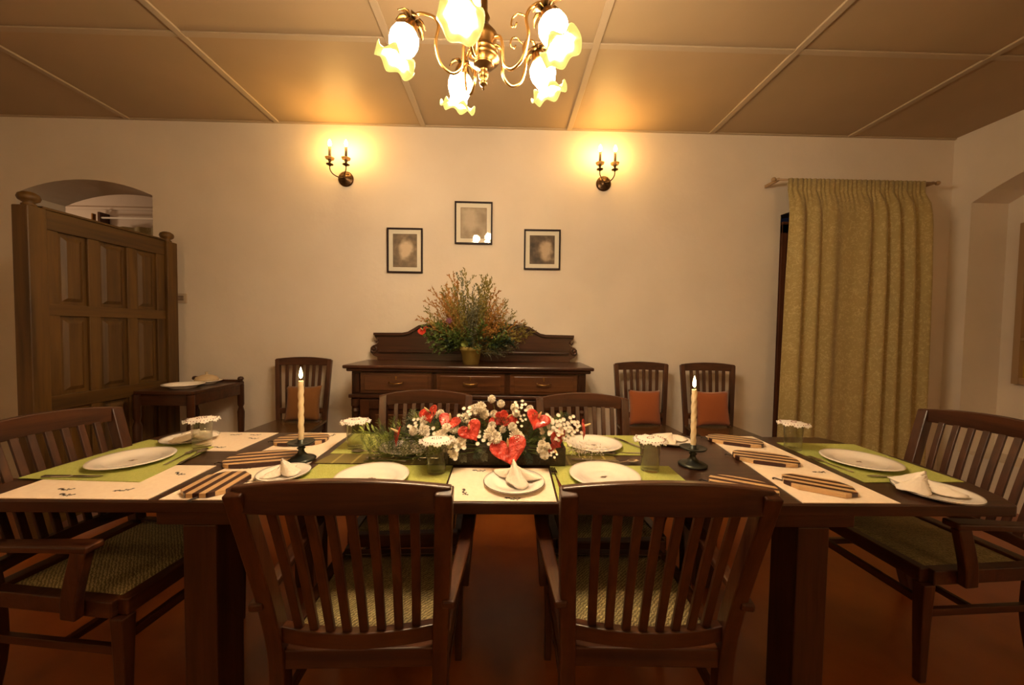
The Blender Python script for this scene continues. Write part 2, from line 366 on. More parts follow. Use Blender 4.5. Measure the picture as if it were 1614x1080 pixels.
# curtain and rod
t = thing('curtain_rod', 'slim curtain rod above the right-hand doorway', 'curtain rod', (2.87, 2.99, 2.598))
b = BM(); tube(b, [(-.68, 0, 0), (.70, 0, 0)], .009, 10); obj('rod', b, M_wframe, t, True)
for x in (-.68, .70):
    b = BM(); sphere(b, (x, 0, 0), .018, 12, 8); obj('finial', b, M_wframe, t, True)
for x in (-.64, .66):
    b = BM(); box(b, x - .008, x + .008, -.005, .149, -.012, .012); obj('bracket', b, M_wframe, t)
b = BM(); NX, NZ = 220, 26
rng = random.Random(3); ph = [rng.uniform(0, 6) for _ in range(6)]
V = []
for j in range(NZ + 1):
    f = j / NZ; z = 2.606 - f * 2.50; row = []
    for i in range(NX + 1):
        u = i / NX; x0 = 2.305 + u * 1.15
        x = x0 + (-.035 * f) * (1 - u) + .03 * f * u
        q = u * 8.0 + .45 * math.sin(u * 5 + ph[0]) + .22 * math.sin(u * 13 + ph[3]) + .14 * f * math.sin(u * 9 + ph[1])
        amp = .010 + .022 * min(1, f * 3)
        s = math.sin(2 * PI * q)
        y = 2.985 - .045 * min(1, f * 8) - .01 + amp * (s + .25 * math.sin(4 * PI * q + 1)) * (0.75 + .35 * math.sin(u * 7 + ph[2]))
        if f < .045: y = 2.990 - .013 + .006 * math.sin(u * 190)
        row.append(b.verts.new((x + .006 * math.cos(2 * PI * q), y, z)))
    V.append(row)
for j in range(NZ):
    for i in range(NX): b.faces.new((V[j][i], V[j][i + 1], V[j + 1][i + 1], V[j + 1][i]))
o = obj('curtain', b, M_curtain, None, True); md = o.modifiers.new('s', 'SOLIDIFY'); md.thickness = .003
tag(o, 'long pleated gold-beige damask curtain hanging from a rod on the right', 'curtain')

# ------------------------------------------------------------------ panelled wooden screen on the left
t = thing('panelled_screen', 'tall panelled wooden screen with two knobbed posts beside the arch', 'screen', (-2.75, 2.59, 0))
def finial_prof(r): return [(0, 0), (r * .85, 0), (r * .85, .012), (r * .6, .02), (r * 1.15, .034), (r * 1.3, .05), (r * 1.15, .068), (r * .7, .08), (0, .084)]
for y, hz in ((-.425, 2.0), (.425, 2.0)):
    b = BM(); box(b, -.045, .045, y - .045, y + .045, 0, hz); p = obj('post', b, MD['z'], t, bev=.006)
    b = BM(); lathe(b, finial_prof(.036), 20, (0, y, hz)); obj('finial', b, MD['z'], p, True)
for z0, z1 in ((1.885, 2.0), (1.375, 1.445), (.80, .89), (.10, .22)):
    b = BM(); box(b, -.026, .026, -.38, .38, z0, z1); obj('rail', b, MD['y'], t, bev=.004)
for y in (-.345, -.122, .122, .345):
    b = BM(); box(b, -.024, .024, y - .034, y + .034, .22, 1.885); obj('stile', b, MD['z'], t, bev=.004)
for r0, r1 in ((1.445, 1.885), (.89, 1.375), (.22, .80)):
    for k in range(3):
        y0 = (-.311, -.088, .156)[k]; y1 = (-.156, .088, .311)[k]
        b = BM(); box(b, -.008, .008, y0, y1, r0, r1)
        for s in (-1, 1):
            e = .022; m0 = [(y0 + e, r0 + e), (y1 - e, r0 + e), (y1 - e, r1 - e), (y0 + e, r1 - e)]; m1 = [(y0 + 2 * e, r0 + 2 * e), (y1 - 2 * e, r0 + 2 * e), (y1 - 2 * e, r1 - 2 * e), (y0 + 2 * e, r1 - 2 * e)]
            A = [b.verts.new((s * .0081, *q)) for q in m0]; B = [b.verts.new((s * .020, *q)) for q in m1]
            for i in range(4): b.faces.new((A[i], A[(i + 1) % 4], B[(i + 1) % 4], B[i]))
            b.faces.new(B)
        obj('panel', b, MD['z'], t)
b = BM(); prism(b, [(-.39, 2.0), (.39, 2.0), (.39, 2.015), (-.39, 2.015)], -.032, .032, 'x'); obj('cap_moulding', b, MD['y'], t, bev=.004)

# light switch
t = thing('light_switch', 'small beige switch plate on the wall right of the screen', 'switch', (-2.745, W, 1.557))
b = BM(); box(b, -.045, .045, -.008, 0, -.042, .042, bev=.003); obj('plate', b, mat('switch_plastic', (.50, .40, .29), .5), t)
b = BM()
for i in (-1, 0):
    for k in (0, 1): box(b, i * .024 + .0, i * .024 + .020, -.013, -.0081, -.018 + k * .022, .000 + k * .022)
obj('rocker', b, mat('switch_rocker', (.24, .17, .11), .5), t)

# ------------------------------------------------------------------ side table by the screen
t = thing('side_table', 'small dark side table with turned corner posts beside the screen', 'side table', (-2.375, 2.80, 0))
b = BM(); box(b, -.20, .20, -.25, .26, .845, .868); obj('tabletop', b, MS['x'], t, bev=.004)
b = BM(); box(b, -.17, .17, -.235, -.215, .765, .845); box(b, -.17, .17, .225, .245, .765, .845); box(b, -.195, -.175, -.22, .23, .765, .845); box(b, .175, .195, -.22, .23, .765, .845); obj('apron', b, MS['x'], t, bev=.002)
for sx in (-1, 1):
    for sy in (-1, 1):
        b = BM(); x, y = sx * .185, sy * .24
        lathe(b, [(0, 0), (.014, 0), (.020, .05), (.013, .08), (.020, .12), (.023, .30), (.015, .33), (.024, .36), (.016, .40), (.022, .44), (.026, .62), (.016, .66), (.024, .68), (.024, .844)], 14, (x, y, 0))
        lg = obj('leg', b, MS['z'], t, True)
        if sy > 0:
            b = BM(); lathe(b, [(0, .869), (.020, .869), (.014, .878), (.024, .892), (.018, .908), (0, .914)], 14, (x, y, 0)); obj('finial', b, MS['z'], lg, True)
b = BM(); box(b, -.17, .17, .232, .246, .869, .886); obj('back_ledge', b, MS['x'], t, bev=.003)
def plate_prof(r, h=.018, th=.004):
    return [(0, .001), (r * .55, .0), (r * .62, .002), (r * .68, h * .45), (r * .96, h * .9), (r, h), (r * .985, h + .003), (r * .90, h * .9 + .003), (r * .66, h * .45 + th), (r * .60, th + .002), (r * .3, th), (0, th)]
def plate(name, label, r, loc, group=None, motif=True, rim=False, h=.016, cat='plate'):
    t = thing(name, label, cat, loc, random.uniform(-.5, .5), group)
    b = BM(); lathe(b, plate_prof(r, h), 48); obj('plate_body', b, M_white, t, True)
    if motif:
        b = BM(); z = .0046
        for k in range(7):
            a = k * .9; c = Vector((.012 * math.cos(a) * (k % 3), .006 * math.sin(a * 1.7), z)); prism(b, [(c.x + .006 * math.cos(q), c.y + .003 * math.sin(q)) for q in (0, 1, 2.1, 3.1, 4.2, 5.2)], z, z + .0004)
        obj('printed_motif', b, mat('motif_grey', (.28, .20, .15), .4) if 'motif_grey' not in bpy.data.materials else bpy.data.materials['motif_grey'], t)
        b = BM(); lathe(b, [(r * .645, .0067), (r * .655, .0072), (r * .662, .0078)], 48); obj('rim_line', b, bpy.data.materials['motif_grey'], t)
    if rim:
        b = BM(); R = [(r * .992 + .0013 * math.cos(a), h + .002 + .0015 * math.sin(a)) for a in (0, 1.5, 3, 4.5, 6.28)]; lathe(b, R, 48); obj('rim_band', b, M_rimb, t, True)
    return t
plate('serving_platter', 'white oval serving platter at the front of the small side table', .125, (-2.36, 2.70, .869), None, False, False, .03, 'platter')
t = plate('covered_dish', 'white dish with a pale glass dome lid on the side table', .10, (-2.37, 2.92, .869), None, False, False, .025, 'serving dish')
b = BM(); lathe(b, [(.078, .026), (.076, .04), (.064, .056), (.035, .068), (.012, .072), (.008, .080), (.012, .088), (.006, .094), (0, .095)], 28)
o = obj('dome_lid', b, mat('frosted_lid', (.80, .62, .38), .25, trans=.35), t, True); md = o.modifiers.new('s', 'SOLIDIFY'); md.thickness = .003

# ------------------------------------------------------------------ sideboard
t = thing('sideboard', 'carved dark wooden sideboard with three drawers against the back wall', 'sideboard', (-.26, 2.88, 0))
SBX0, SBX1, SBF, SBB, SBT = -.872, .868, -.205, .235, 1.03
b = BM(); box(b, SBX0, SBX1, SBF + .02, SBB, .08, SBT - .005); obj('carcass', b, MS['z'], t, bev=.004)
b = BM(); box(b, SBX0 - .01, SBX1 + .01, SBF - .005, SBB, 0, .08); obj('plinth', b, MS['x'], t, bev=.006)
b = BM(); box(b, -.915, .915, SBF - .045, SBB, 1.035, 1.06); box(b, -.895, .895, SBF - .025, SBB, 1.012, 1.035); obj('top_board', b, MS['x'], t, bev=.008)
b = BM(); box(b, SBX0 - .012, SBX1 + .012, SBF - .012, SBF + .02, .815, .842); obj('waist_moulding', b, MS['x'], t, bev=.006)
def handle(b, x, z, y, w=.05):
    tube(b, [(x - w, y, z), (x - w, y - .018, z - .006), (x, y - .024, z - .010), (x + w, y - .018, z - .006), (x + w, y, z)], .004, 6)
for k, (x0, x1) in enumerate(((-.80, -.275), (-.245, .26), (.30, .80))):
    b = BM(); box(b, x0, x1, SBF, SBF + .02, .85, 1.005); box(b, x0 + .03, x1 - .03, SBF - .006, SBF, .872, .985); d = obj('drawer', b, M_panel, t, bev=.003)
    xc = (x0 + x1) / 2; b = BM(); handle(b, xc, .935, SBF - .006); obj('handle', b, M_brassl, d, True)
    b = BM(); lathe(b, [(0, 0), (.007, 0), (.007, .003), (0, .003)], 12, mtx=Matrix.Translation((xc, SBF - .006, .972)) @ Matrix.Rotation(PI / 2, 4, 'X')); box(b, xc - .003, xc + .003, SBF - .009, SBF - .006, .952, .966); obj('keyhole', b, M_brassl, d)
for k, (x0, x1) in enumerate(((-.80, -.275), (-.245, .26), (.30, .80))):
    b = BM(); box(b, x0, x1, SBF, SBF + .02, .10, .805)
    box(b, x0, x0 + .07, SBF - .012, SBF, .10, .805); box(b, x1 - .07, x1, SBF - .012, SBF, .10, .805); box(b, x0 + .07, x1 - .07, SBF - .012, SBF, .10, .17); box(b, x0 + .07, x1 - .07, SBF - .012, SBF, .735, .805)
    d = obj('door', b, MS['z'], t, bev=.003)
    b = BM(); box(b, x0 + .11, x1 - .11, SBF - .008, SBF, .21, .695); obj('panel', b, M_panel, d, bev=.006)
    b = BM(); sphere(b, (x1 - .035, SBF - .024, .47), .012, 10, 8); obj('knob', b, M_brassl, d, True)
for x in (-.836, -.26, .28, .836):
    b = BM()
    lathe(b, [(0, .085), (.032, .085), (.032, .12), (.022, .14), (.020, .70), (.028, .72), (.022, .74), (.031, .76), (.031, .81)], 16, (x, SBF + .004, 0))
    for k in range(5): box(b, x - .022 + k * .010, x - .017 + k * .010, SBF - .004, SBF + .01, .86, .995)
    obj('pilaster', b, MS['z'], t)
# scrolled back board
half = [(-.815, 1.06), (-.815, 1.085), (-.85, 1.10), (-.875, 1.13), (-.872, 1.165), (-.85, 1.185), (-.82, 1.195), (-.805, 1.215), (-.81, 1.235), (-.83, 1.245), (-.84, 1.262), (-.84, 1.272), (-.60, 1.275), (-.55, 1.285), (-.50, 1.315), (-.46, 1.34), (-.40, 1.352), (-.34, 1.358), (-.2, 1.372), (-.08, 1.380)]
pts = half + [(-x, z) for x, z in half[::-1]]
b = BM(); prism(b, pts, .19, .225, 'y'); obj('back_board', b, MS['x'], t, bev=.003)
b = BM(); tp = [(x, z) for x, z in pts if z >= 1.262]
path = [(x, .20, z + .008) for x, z in tp]; sweep_rect(b, path, .07, .022); obj('crest_moulding', b, MS['x'], t, bev=.006)
b = BM(); box(b, -.80, .80, .165, .19, 1.125, 1.145); obj('back_ledge', b, MS['x'], t, bev=.006)
for s in (-1, 1):
    b = BM()
    for (cx, cz, R, tr) in ((s * .845, 1.148, .030, 2.2), (s * .825, 1.225, .020, 2.0)):
        P = [(cx + s * (R - .0035 * a) * math.cos(a + 2), .185, cz + (R - .0035 * a) * math.sin(a + 2)) for a in [i * .4 for i in range(int(tr * 6.28 / .4 / 2) + 6)] if R - .0035 * a > .004]
        tube(b, P, .008, 6)
    obj('scroll', b, MS['z'], t, True)

# potted arrangement on the sideboard
t = thing('potted_arrangement', 'mustard pot of dried sprays and leaves on top of the sideboard', 'potted plant', (-.262, 2.80, 1.061))
b = BM(); lathe(b, [(0, 0), (.058, 0), (.060, .012), (.062, .012), (.076, .105), (.086, .107), (.089, .14), (.080, .14), (.076, .11), (0, .11)], 32); obj('pot', b, M_pot, t, True)
b = BM(); lathe(b, [(.0755, .111), (.0755, .118), (0, .124)], 20); obj('soil', b, M_soil, t, True)
def spray_mesh(length, kind, seed):
    rg = random.Random(seed); b = BM(); bend = rg.uniform(-.16, .16) * length; P = []
    for i in range(9):
        f = i / 8; P.append(Vector((bend * f * f, rg.uniform(-.01, .01), length * f)))
    tube(b, P, [.0016 * (1 - .6 * i / 8) for i in range(9)], 4)
    def leafs(p, q, n, sz):
        for j in range(n):
            c = p.lerp(q, (j + .5) / n); a = rg.uniform(0, 6.28); L = sz * rg.uniform(.7, 1.2)
            d = (Vector((math.cos(a), math.sin(a), rg.uniform(.2, 1.0))).normalized() * .8 + (q - p).normalized() * .6).normalized(); s = d.cross(Vector((rg.random(), rg.random(), rg.random()))).normalized() * L * (.40 if kind == 'leaf' else .28)
            b.faces.new([b.verts.new(v) for v in (c, c + d * L * .5 + s, c + d * L, c + d * L * .5 - s)])
    sz = .030 if kind == 'leaf' else .0195
    for i in range(3, 8): leafs(P[i], P[i + 1], 9 if kind != 'leaf' else 6, sz)
    for i in range(9):
        f = .30 + .62 * i / 9; k = min(7, int(f * 8)); p = P[k].lerp(P[k + 1], f * 8 - k); a = i * 2.3 + seed; L = length * .24 * (1.15 - f * .75)
        q = p + Vector((math.cos(a) * .55, math.sin(a) * .55, .95)) * L; r = q + Vector((math.cos(a) * .6, math.sin(a) * .6, .15)) * L * .35
        tube(b, [p, q, r], .0008, 3); leafs(p.lerp(q, .25), q, 7, sz); leafs(q, r, 3, sz * .8)
    return b
protos = []
for kind, m in (('bud', M_sprayo), ('bud', M_sprayg), ('bud', M_sprays), ('leaf', M_leafg), ('leaf', M_leafd)):
    for s in range(3):
        b = spray_mesh(.5, kind, hash(kind) % 7 * 0 + s * 11 + len(protos)); me = bpy.data.meshes.new('spray'); b.to_mesh(me); b.free(); me.materials.append(m); protos.append(me)
rg = random.Random(5)
def put_spray(k, th, tilt, L):
    o = bpy.data.objects.new('spray', protos[k]); C.objects.link(o); o.parent = t
    o.location = (.03 * math.cos(th), .03 * math.sin(th), .10)
    d = Vector((math.sin(tilt) * math.cos(th), math.sin(tilt) * math.sin(th) , math.cos(tilt)))
    o.rotation_euler = d.to_track_quat('Z', 'Y').to_euler(); o.scale = (L / .5 * .7 + .3, L / .5 * .7 + .3, L / .5)
def S(k, x, z):   # tip offsets from the pot mouth
    k = {0: 0, 1: rg.choice([3, 4, 1, 5]), 2: rg.choice([6, 7]), 4: 4, 5: 5, 8: 8, 3: 3}.get(k, k)
    y = rg.uniform(-.16, .06); L = math.sqrt(x * x + y * y + z * z); th = math.atan2(y, x); tilt = math.acos(z / L); put_spray(k, th, tilt, L)
for (k, x, z) in ((1, -.12, .60), (4, -.10, .52), (2, -.05, .60), (1, .0, .62), (1, .04, .58), (1, .08, .56), (2, .03, .55), (1, .16, .48), (1, .14, .52), (4, -.2, .48), (1, -.25, .47), (0, -.17, .50), (0, -.15, .43),
                  (0, -.20, .40), (1, -.30, .40), (1, -.33, .33), (1, -.35, .26), (5, -.30, .24), (1, .27, .40), (0, .22, .40), (0, .16, .43), (0, .10, .40), (0, .06, .36), (1, .30, .30), (0, .24, .32), (1, .37, .24),
                  (1, .42, .21), (1, .45, .15), (4, .38, .18), (5, .40, .12), (2, .34, .07), (2, .30, .02), (2, .22, -.02), (5, .15, .0), (8, .35, .22), (3, -.12, .38), (3, -.02, .45), (8, .08, .44), (8, -.02, .36), (2, .0, .40), (2, .02, .33),
                  (0, -.08, .30), (1, -.1, .34), (0, .12, .30), (1, .18, .26), (1, .05, .50), (2, -.01, .50), (0, -.05, .26), (0, .2, .22)):
    S(k, x, z)
    S(k, x * rg.uniform(.6, .95), z * rg.uniform(.6, .92))
for i in range(26):
    S(rg.choice([9, 10, 11, 12, 13, 14]), rg.uniform(-.27, .30), rg.uniform(.04, .24))
for i in range(12): S(rg.choice([9, 10, 11]), rg.uniform(-.32, -.08), rg.uniform(.02, .24))
b = BM(); prism(b, [(.03 * math.cos(a) * (1 + .3 * math.cos(a)), .025 * math.sin(a)) for a in [k * .4 for k in range(16)]], 0, .002); o = obj('broad_leaf', b, M_leafl, t, loc=(-.05, -.07, .16)); o.rotation_euler = (1.1, .2, .3)
def heart(b, s, mtx, cup=.25):
    out = []
    for i in range(28):
        a = 2 * PI * i / 28; x = 16 * math.sin(a) ** 3 / 15.5; y = (13 * math.cos(a) - 5 * math.cos(2 * a) - 2 * math.cos(3 * a) - math.cos(4 * a)) / 17; out.append((x, y))
    rings = []
    for f in (1, .8, .55, .3):
        rings.append([b.verts.new(mtx @ Vector((x * f * s, (y * f + .22 * (1 - f)) * s, cup * s * (f * f) * (abs(x) ** 1.2) + .03 * s * math.sin(9 * f + 3 * x)))) for x, y in out])
    c = b.verts.new(mtx @ Vector((0, .22 * s, 0)))
    for A, B in zip(rings, rings[1:]):
        for i in range(28): b.faces.new((A[i], A[(i + 1) % 28], B[(i + 1) % 28], B[i]))
    for i in range(28): b.faces.new((rings[-1][i], rings[-1][(i + 1) % 28], c))
def anthurium(parent, p, s, normal, roll=0.0, base=None, stem_m=None):
    nrm = Vector(normal).normalized(); q = nrm.to_track_quat('Z', 'Y').to_matrix().to_4x4()
    m = Matrix.Translation(p) @ q @ Matrix.Rotation(roll, 4, 'Z')
    b = BM(); heart(b, s, m); o = obj('anthurium', b, M_anth, parent, True); md = o.modifiers.new('s', 'SOLIDIFY'); md.thickness = .0015
    b = BM(); P = [m @ Vector((0, .22 * s + s * .15 * k * .35, .002 + s * .18 * k)) for k in range(5)]; tube(b, P, [.0045, .005, .0045, .004, .002], 8); obj('spadix', b, M_spadix, o, True)
    if base: 
        b = BM(); P = [m @ Vector((0, .22 * s, -.002)), (m @ Vector((0, .22 * s, -.02))).lerp(Vector(base), .3), Vector(base)]; tube(b, P, .0025, 6); obj('stem', b, M_leafg, o, True)
anthurium(t, Vector((-.34, -.12, .25)), .042, (-.4, -1, .3), .4, (-.02, -.02, .12))
b = BM()
for k in range(26):
    a = k * 2.4; r = .02 * math.sqrt(k / 26); sphere(b, (-.15 + r * math.cos(a), -.14, .33 + r * math.sin(a)), .005, 5, 4)
obj('purple_bloom', b, mat('purple_petal', (.16, .05, .10), .6), t)

# ------------------------------------------------------------------ framed pictures
def picture(label, x0, x1, z0, z1, pm, tilt=0.0, lean=.02, yaw=0.0):
    t = thing('framed_picture', label, 'picture', ((x0 + x1) / 2, W - .001 - math.sin(lean) * (z1 - z0) / 2 - abs(math.sin(yaw)) * (x1 - x0) / 2, (z0 + z1) / 2), 0, 'small framed pictures on the back wall'); t.rotation_euler = (lean, tilt, yaw)
    w_, h_ = (x1 - x0) / 2, (z1 - z0) / 2; f = .013
    b = BM()
    box(b, -w_, w_, -.02, 0, h_ - f, h_); box(b, -w_, w_, -.02, 0, -h_, -h_ + f); box(b, -w_, -w_ + f, -.02, 0, -h_ + f, h_ - f); box(b, w_ - f, w_, -.02, 0, -h_ + f, h_ - f)
    obj('frame', b, M_black, t, bev=.001)
    b = BM(); box(b, -w_ + f, w_ - f, -.006, -.002, -h_ + f, h_ - f); obj('mount', b, M_pmat, t)
    mw = .052
    b = BM(); box(b, -w_ + mw, w_ - mw, -.0075, -.0062, -h_ + mw, h_ - mw); obj('print', b, pm, t)
    b = BM(); e = .003
    for (a0, a1, c0, c1) in ((-w_ + mw - e, w_ - mw + e, h_ - mw, h_ - mw + e), (-w_ + mw - e, w_ - mw + e, -h_ + mw - e, -h_ + mw), (-w_ + mw - e, -w_ + mw, -h_ + mw, h_ - mw), (w_ - mw, w_ - mw + e, -h_ + mw, h_ - mw)): box(b, a0, a1, -.0078, -.006, c0, c1)
    obj('inner_border', b, mat('border_brown', (.12, .07, .03), .5) if 'border_brown' not in bpy.data.materials else bpy.data.materials['border_brown'], t)
    b = BM(); v = [b.verts.new(q) for q in ((-w_ + f, -.014, -h_ + f), (w_ - f, -.014, -h_ + f), (w_ - f, -.014, h_ - f), (-w_ + f, -.014, h_ - f))]; b.faces.new(v); obj('glass_pane', b, M_pane, t)
picture('lowest-left framed sepia picture, pale shape on mid brown ground', -1.013, -.712, 1.803, 2.180, print_mat('sepia_print_one', 3, (.14, .10, .07), (.26, .19, .12), (.62, .50, .36), .01, .01))
picture('topmost centre framed picture, pale print with lamp glare on its glass', -.440, -.122, 2.056, 2.407, print_mat('sepia_print_two', 8, (.32, .25, .17), (.42, .34, .24), (.52, .43, .32), -.03, .03), 0, .068, .013)
picture('right-hand framed picture with the darkest sepia print', .150, .462, 1.850, 2.190, print_mat('sepia_print_three', 14, (.04, .025, .015), (.14, .09, .05), (.50, .38, .26), .03, .0), -.006)

# ------------------------------------------------------------------ wall sconces
def sconce(label, px, pz, cands):
    t = thing('wall_sconce', label, 'wall lamp', (px, W, pz), 0, 'twin candle wall sconces')
    b = BM(); lathe(b, [(0, 0), (.064, 0), (.064, .008), (.052, .016), (.040, .018), (.030, .030), (.014, .038), (0, .040)], 28, mtx=Matrix.Rotation(PI / 2, 4, 'X')); obj('backplate', b, M_bronze, t, True)
    b = BM()
    for k in range(8):
        a = k * PI / 4; tube(b, [(.020 * math.cos(a), -.028, .02 * math.sin(a)), (.038 * math.cos(a + .3), -.024, .038 * math.sin(a + .3)), (.05 * math.cos(a), -.016, .05 * math.sin(a))], .003, 5)
    obj('rosette', b, M_brass, t, True)
    for (dx, dz) in cands:
        b = BM(); P = [(0, -.035, -.002), (dx * .35, -.09, -.022), (dx * .75, -.135, -.012), (dx, -.14, .02), (dx, -.14, .045 + dz)]
        Q = []
        for i in range(len(P) - 1):
            for k in range(4): Q.append(Vector(P[i]).lerp(Vector(P[i + 1]), k / 4))
        Q.append(Vector(P[-1])); 
        for _ in range(3): Q = [Q[0]] + [(Q[i - 1] + Q[i] * 2 + Q[i + 1]) / 4 for i in range(1, len(Q) - 1)] + [Q[-1]]
        tube(b, Q, .0045, 8); arm = obj('arm', b, M_bronze, t, True)
        z = .045 + dz
        b = BM(); lathe(b, [(0, 0), (.006, 0), (.010, .008), (.026, .013), (.028, .017), (.012, .022), (.008, .032), (.012, .042), (.014, .05), (0, .05)], 18, (dx, -.14, z)); obj('cup', b, M_bronze, arm, True)
        b = BM(); lathe(b, [(.012, .050), (.030, .055), (.036, .068), (.034, .069), (.028, .058), (.010, .054)], 20, (dx, -.14, z)); obj('drip_pan', b, mat('amber_glass_pan', (.85, .55, .22), .2, trans=.5) if 'amber_glass_pan' not in bpy.data.materials else bpy.data.materials['amber_glass_pan'], arm, True)
        b = BM(); lathe(b, [(0, .054), (.0105, .054), (.0105, .155), (0, .155)], 16, (dx, -.14, z)); obj('candle_sleeve', b, M_bronze2, arm, True)
        b = BM(); lathe(b, [(0, .1555), (.006, .157), (.013, .175), (.013, .188), (.006, .205), (0, .215)], 10, (dx, -.14, z)); obj('bulb', b, M_bulb, arm, True)
    return t
M_bronze2 = mat('dark_candle_sleeve', (.12, .065, .03), .5)
sconce('left brass wall lamp with two candle bulbs above the pictures', -1.363, 2.583, ((-.070, 0), (.060, 0)))
sconce('right brass wall lamp with two candle bulbs nearer the curtain', .823, 2.592, ((-.068, 0), (.055, 0)))
M_bulb = mat('added_fill_bulb', (1, .8, .5), .4, emit=(1.0, 0.66, 0.30), es=340)  # for an extra unseen sconce pair, added to brighten walls and chair backs
for x, side in ((-1.7, 'right'), (1.7, 'left')):
    o = sconce('added unseen fill lamp on the wall opposite the sideboard, %s of the two' % side, x, 2.58, ((-.068, 0), (.068, 0)))
    o.location.y = YF; o.rotation_euler = (0, 0, PI)

# ------------------------------------------------------------------ chandelier
HX, HY = -.088, 1.30
t = thing('chandelier', 'brass chandelier with five lit tulip glass shades over the table', 'chandelier', (HX, HY, 0))
b = BM(); lathe(b, [(0, 2.165), (.004, 2.168), (.004, 2.176), (.012, 2.182), (.014, 2.192), (.008, 2.198), (.016, 2.206), (.018, 2.222), (.011, 2.23), (.014, 2.238), (.034, 2.246), (.036, 2.252), (.030, 2.256), (.052, 2.264), (.055, 2.275), (.045, 2.283), (.050, 2.290), (.050, 2.296), (.040, 2.303), (.036, 2.315), (.044, 2.335), (.046, 2.352), (.030, 2.372), (.018, 2.385), (.014, 2.40), (.020, 2.412), (.012, 2.43), (.010, 2.50), (.016, 2.52), (.007, 2.54)], 32)
obj('hub', b, M_brass, t, True)
b = BM()
for k in range(16):
    z = 2.545 + k * .029; a = k % 2 * PI / 2; R = [(.011 * math.cos(q) * math.cos(a), .011 * math.cos(q) * math.sin(a), z + .019 * math.sin(q)) for q in [i * PI / 5 for i in range(11)]]; tube(b, R, .0028, 5)
obj('chain', b, M_brass, t, True)
b = BM(); lathe(b, [(0, 2.995), (.02, 2.998), (.055, 3.02), (.062, 3.04), (0, 3.042)], 24); obj('ceiling_rose', b, M_brass, t, True)
SH = [(-.349, 1.269), (-.132, 1.130), (.134, 1.205), (.119, 1.395), (-.187, 1.475)]
def smooth_path(P, n=6, it=6):
    Q = []
    for i in range(len(P) - 1):
        for k in range(n): Q.append(Vector(P[i]).lerp(Vector(P[i + 1]), k / n))
    Q.append(Vector(P[-1]))
    for _ in range(it): Q = [Q[0]] + [(Q[i - 1] + Q[i] * 2 + Q[i + 1]) / 4 for i in range(1, len(Q) - 1)] + [Q[-1]]
    return Q
for i, (sx, sy) in enumerate(SH):
    dx, dy = sx - HX, sy - HY; R = math.hypot(dx, dy); ux, uy = dx / R, dy / R
    P = [(r * ux, r * uy, z) for r, z in ((.035, 2.335), (.062, 2.335), (.072, 2.30), (.070, 2.235), (.105, 2.205), (.150, 2.235), (.168, 2.31), (.152, 2.365), (.168, 2.395), (R * .86, 2.402), (R * .93, 2.370))]
    b = BM(); tube(b, smooth_path(P), .0055, 8); arm = obj('arm', b, M_brassl, t, True)
    b = BM(); P = [(r * ux, r * uy, z) for r, z in ((.150, 2.375), (.125, 2.39), (.105, 2.38), (.10, 2.355), (.115, 2.345), (.122, 2.36))]; tube(b, smooth_path(P, 5, 3), .0032, 6); obj('curl', b, M_brassl, arm, True)
    tiltv = Vector((ux * .40, uy * .40, -1)).normalized()     # shade axis, mouth down and outward
    top = Vector((R * .93 * ux, R * .93 * uy, 2.365))
    rot = (-tiltv).to_track_quat('Z', 'Y').to_matrix().to_4x4(); m = Matrix.Translation(top) @ rot
    b = BM(); lathe(b, [(0, .010), (.012, .008), (.022, -.004), (.028, -.022), (.030, -.034), (.026, -.034), (0, -.030)], 20, mtx=m)
    hld = obj('shade_holder', b, M_brass, arm, True)
    b = BM()
    for k in range(6):
        a = k * PI / 3 + .3; rr = [(.012, .006, .006), (.030, .012, .014), (.044, .006, .012), (.056, -.010, .003)]
        prev = None
        for (r, z, wd) in rr:
            c, s = math.cos(a), math.sin(a); L_ = b.verts.new(m @ Vector((r * c - s * wd, r * s + c * wd, z))); R_ = b.verts.new(m @ Vector((r * c + s * wd, r * s - c * wd, z)))
            if prev: b.faces.new((prev[0], prev[1], R_, L_))
            prev = (L_, R_)
    o = obj('leaf_petals', b, M_brass, arm, True); md = o.modifiers.new('s', 'SOLIDIFY'); md.thickness = .003
    m = m @ Matrix.Translation((0, 0, -.004)) @ Matrix.Diagonal((.86, .86, .92, 1))
    prof = [(.020, -.026), (.036, -.030), (.050, -.044), (.056, -.066), (.053, -.088), (.043, -.108), (.038, -.120), (.041, -.134), (.047, -.144)]
    def ruf2(j, a, r, z): return r * (1 + .03 * math.sin(6 * a)), z
    b = BM(); lathe(b, prof, 36, mtx=m); sh = obj('glass_shade', b, M_shade, arm, True)
    frp = [(.047, -.144), (.058, -.152), (.070, -.156), (.080, -.155), (.084, -.150)]
    def ruf(j, a, r, z):
        f = j / 4; return r * (1 + .06 * f * math.sin(6 * a + i)) * (.93 if j == 4 else 1), z + .016 * f * math.sin(6 * a + i + 1.0)
    b = BM(); lathe(b, frp, 60, ruf=ruf, mtx=m); fr = obj('ruffled_rim', b, M_frill, sh, True); md = fr.modifiers.new('s', 'SOLIDIFY'); md.thickness = .002

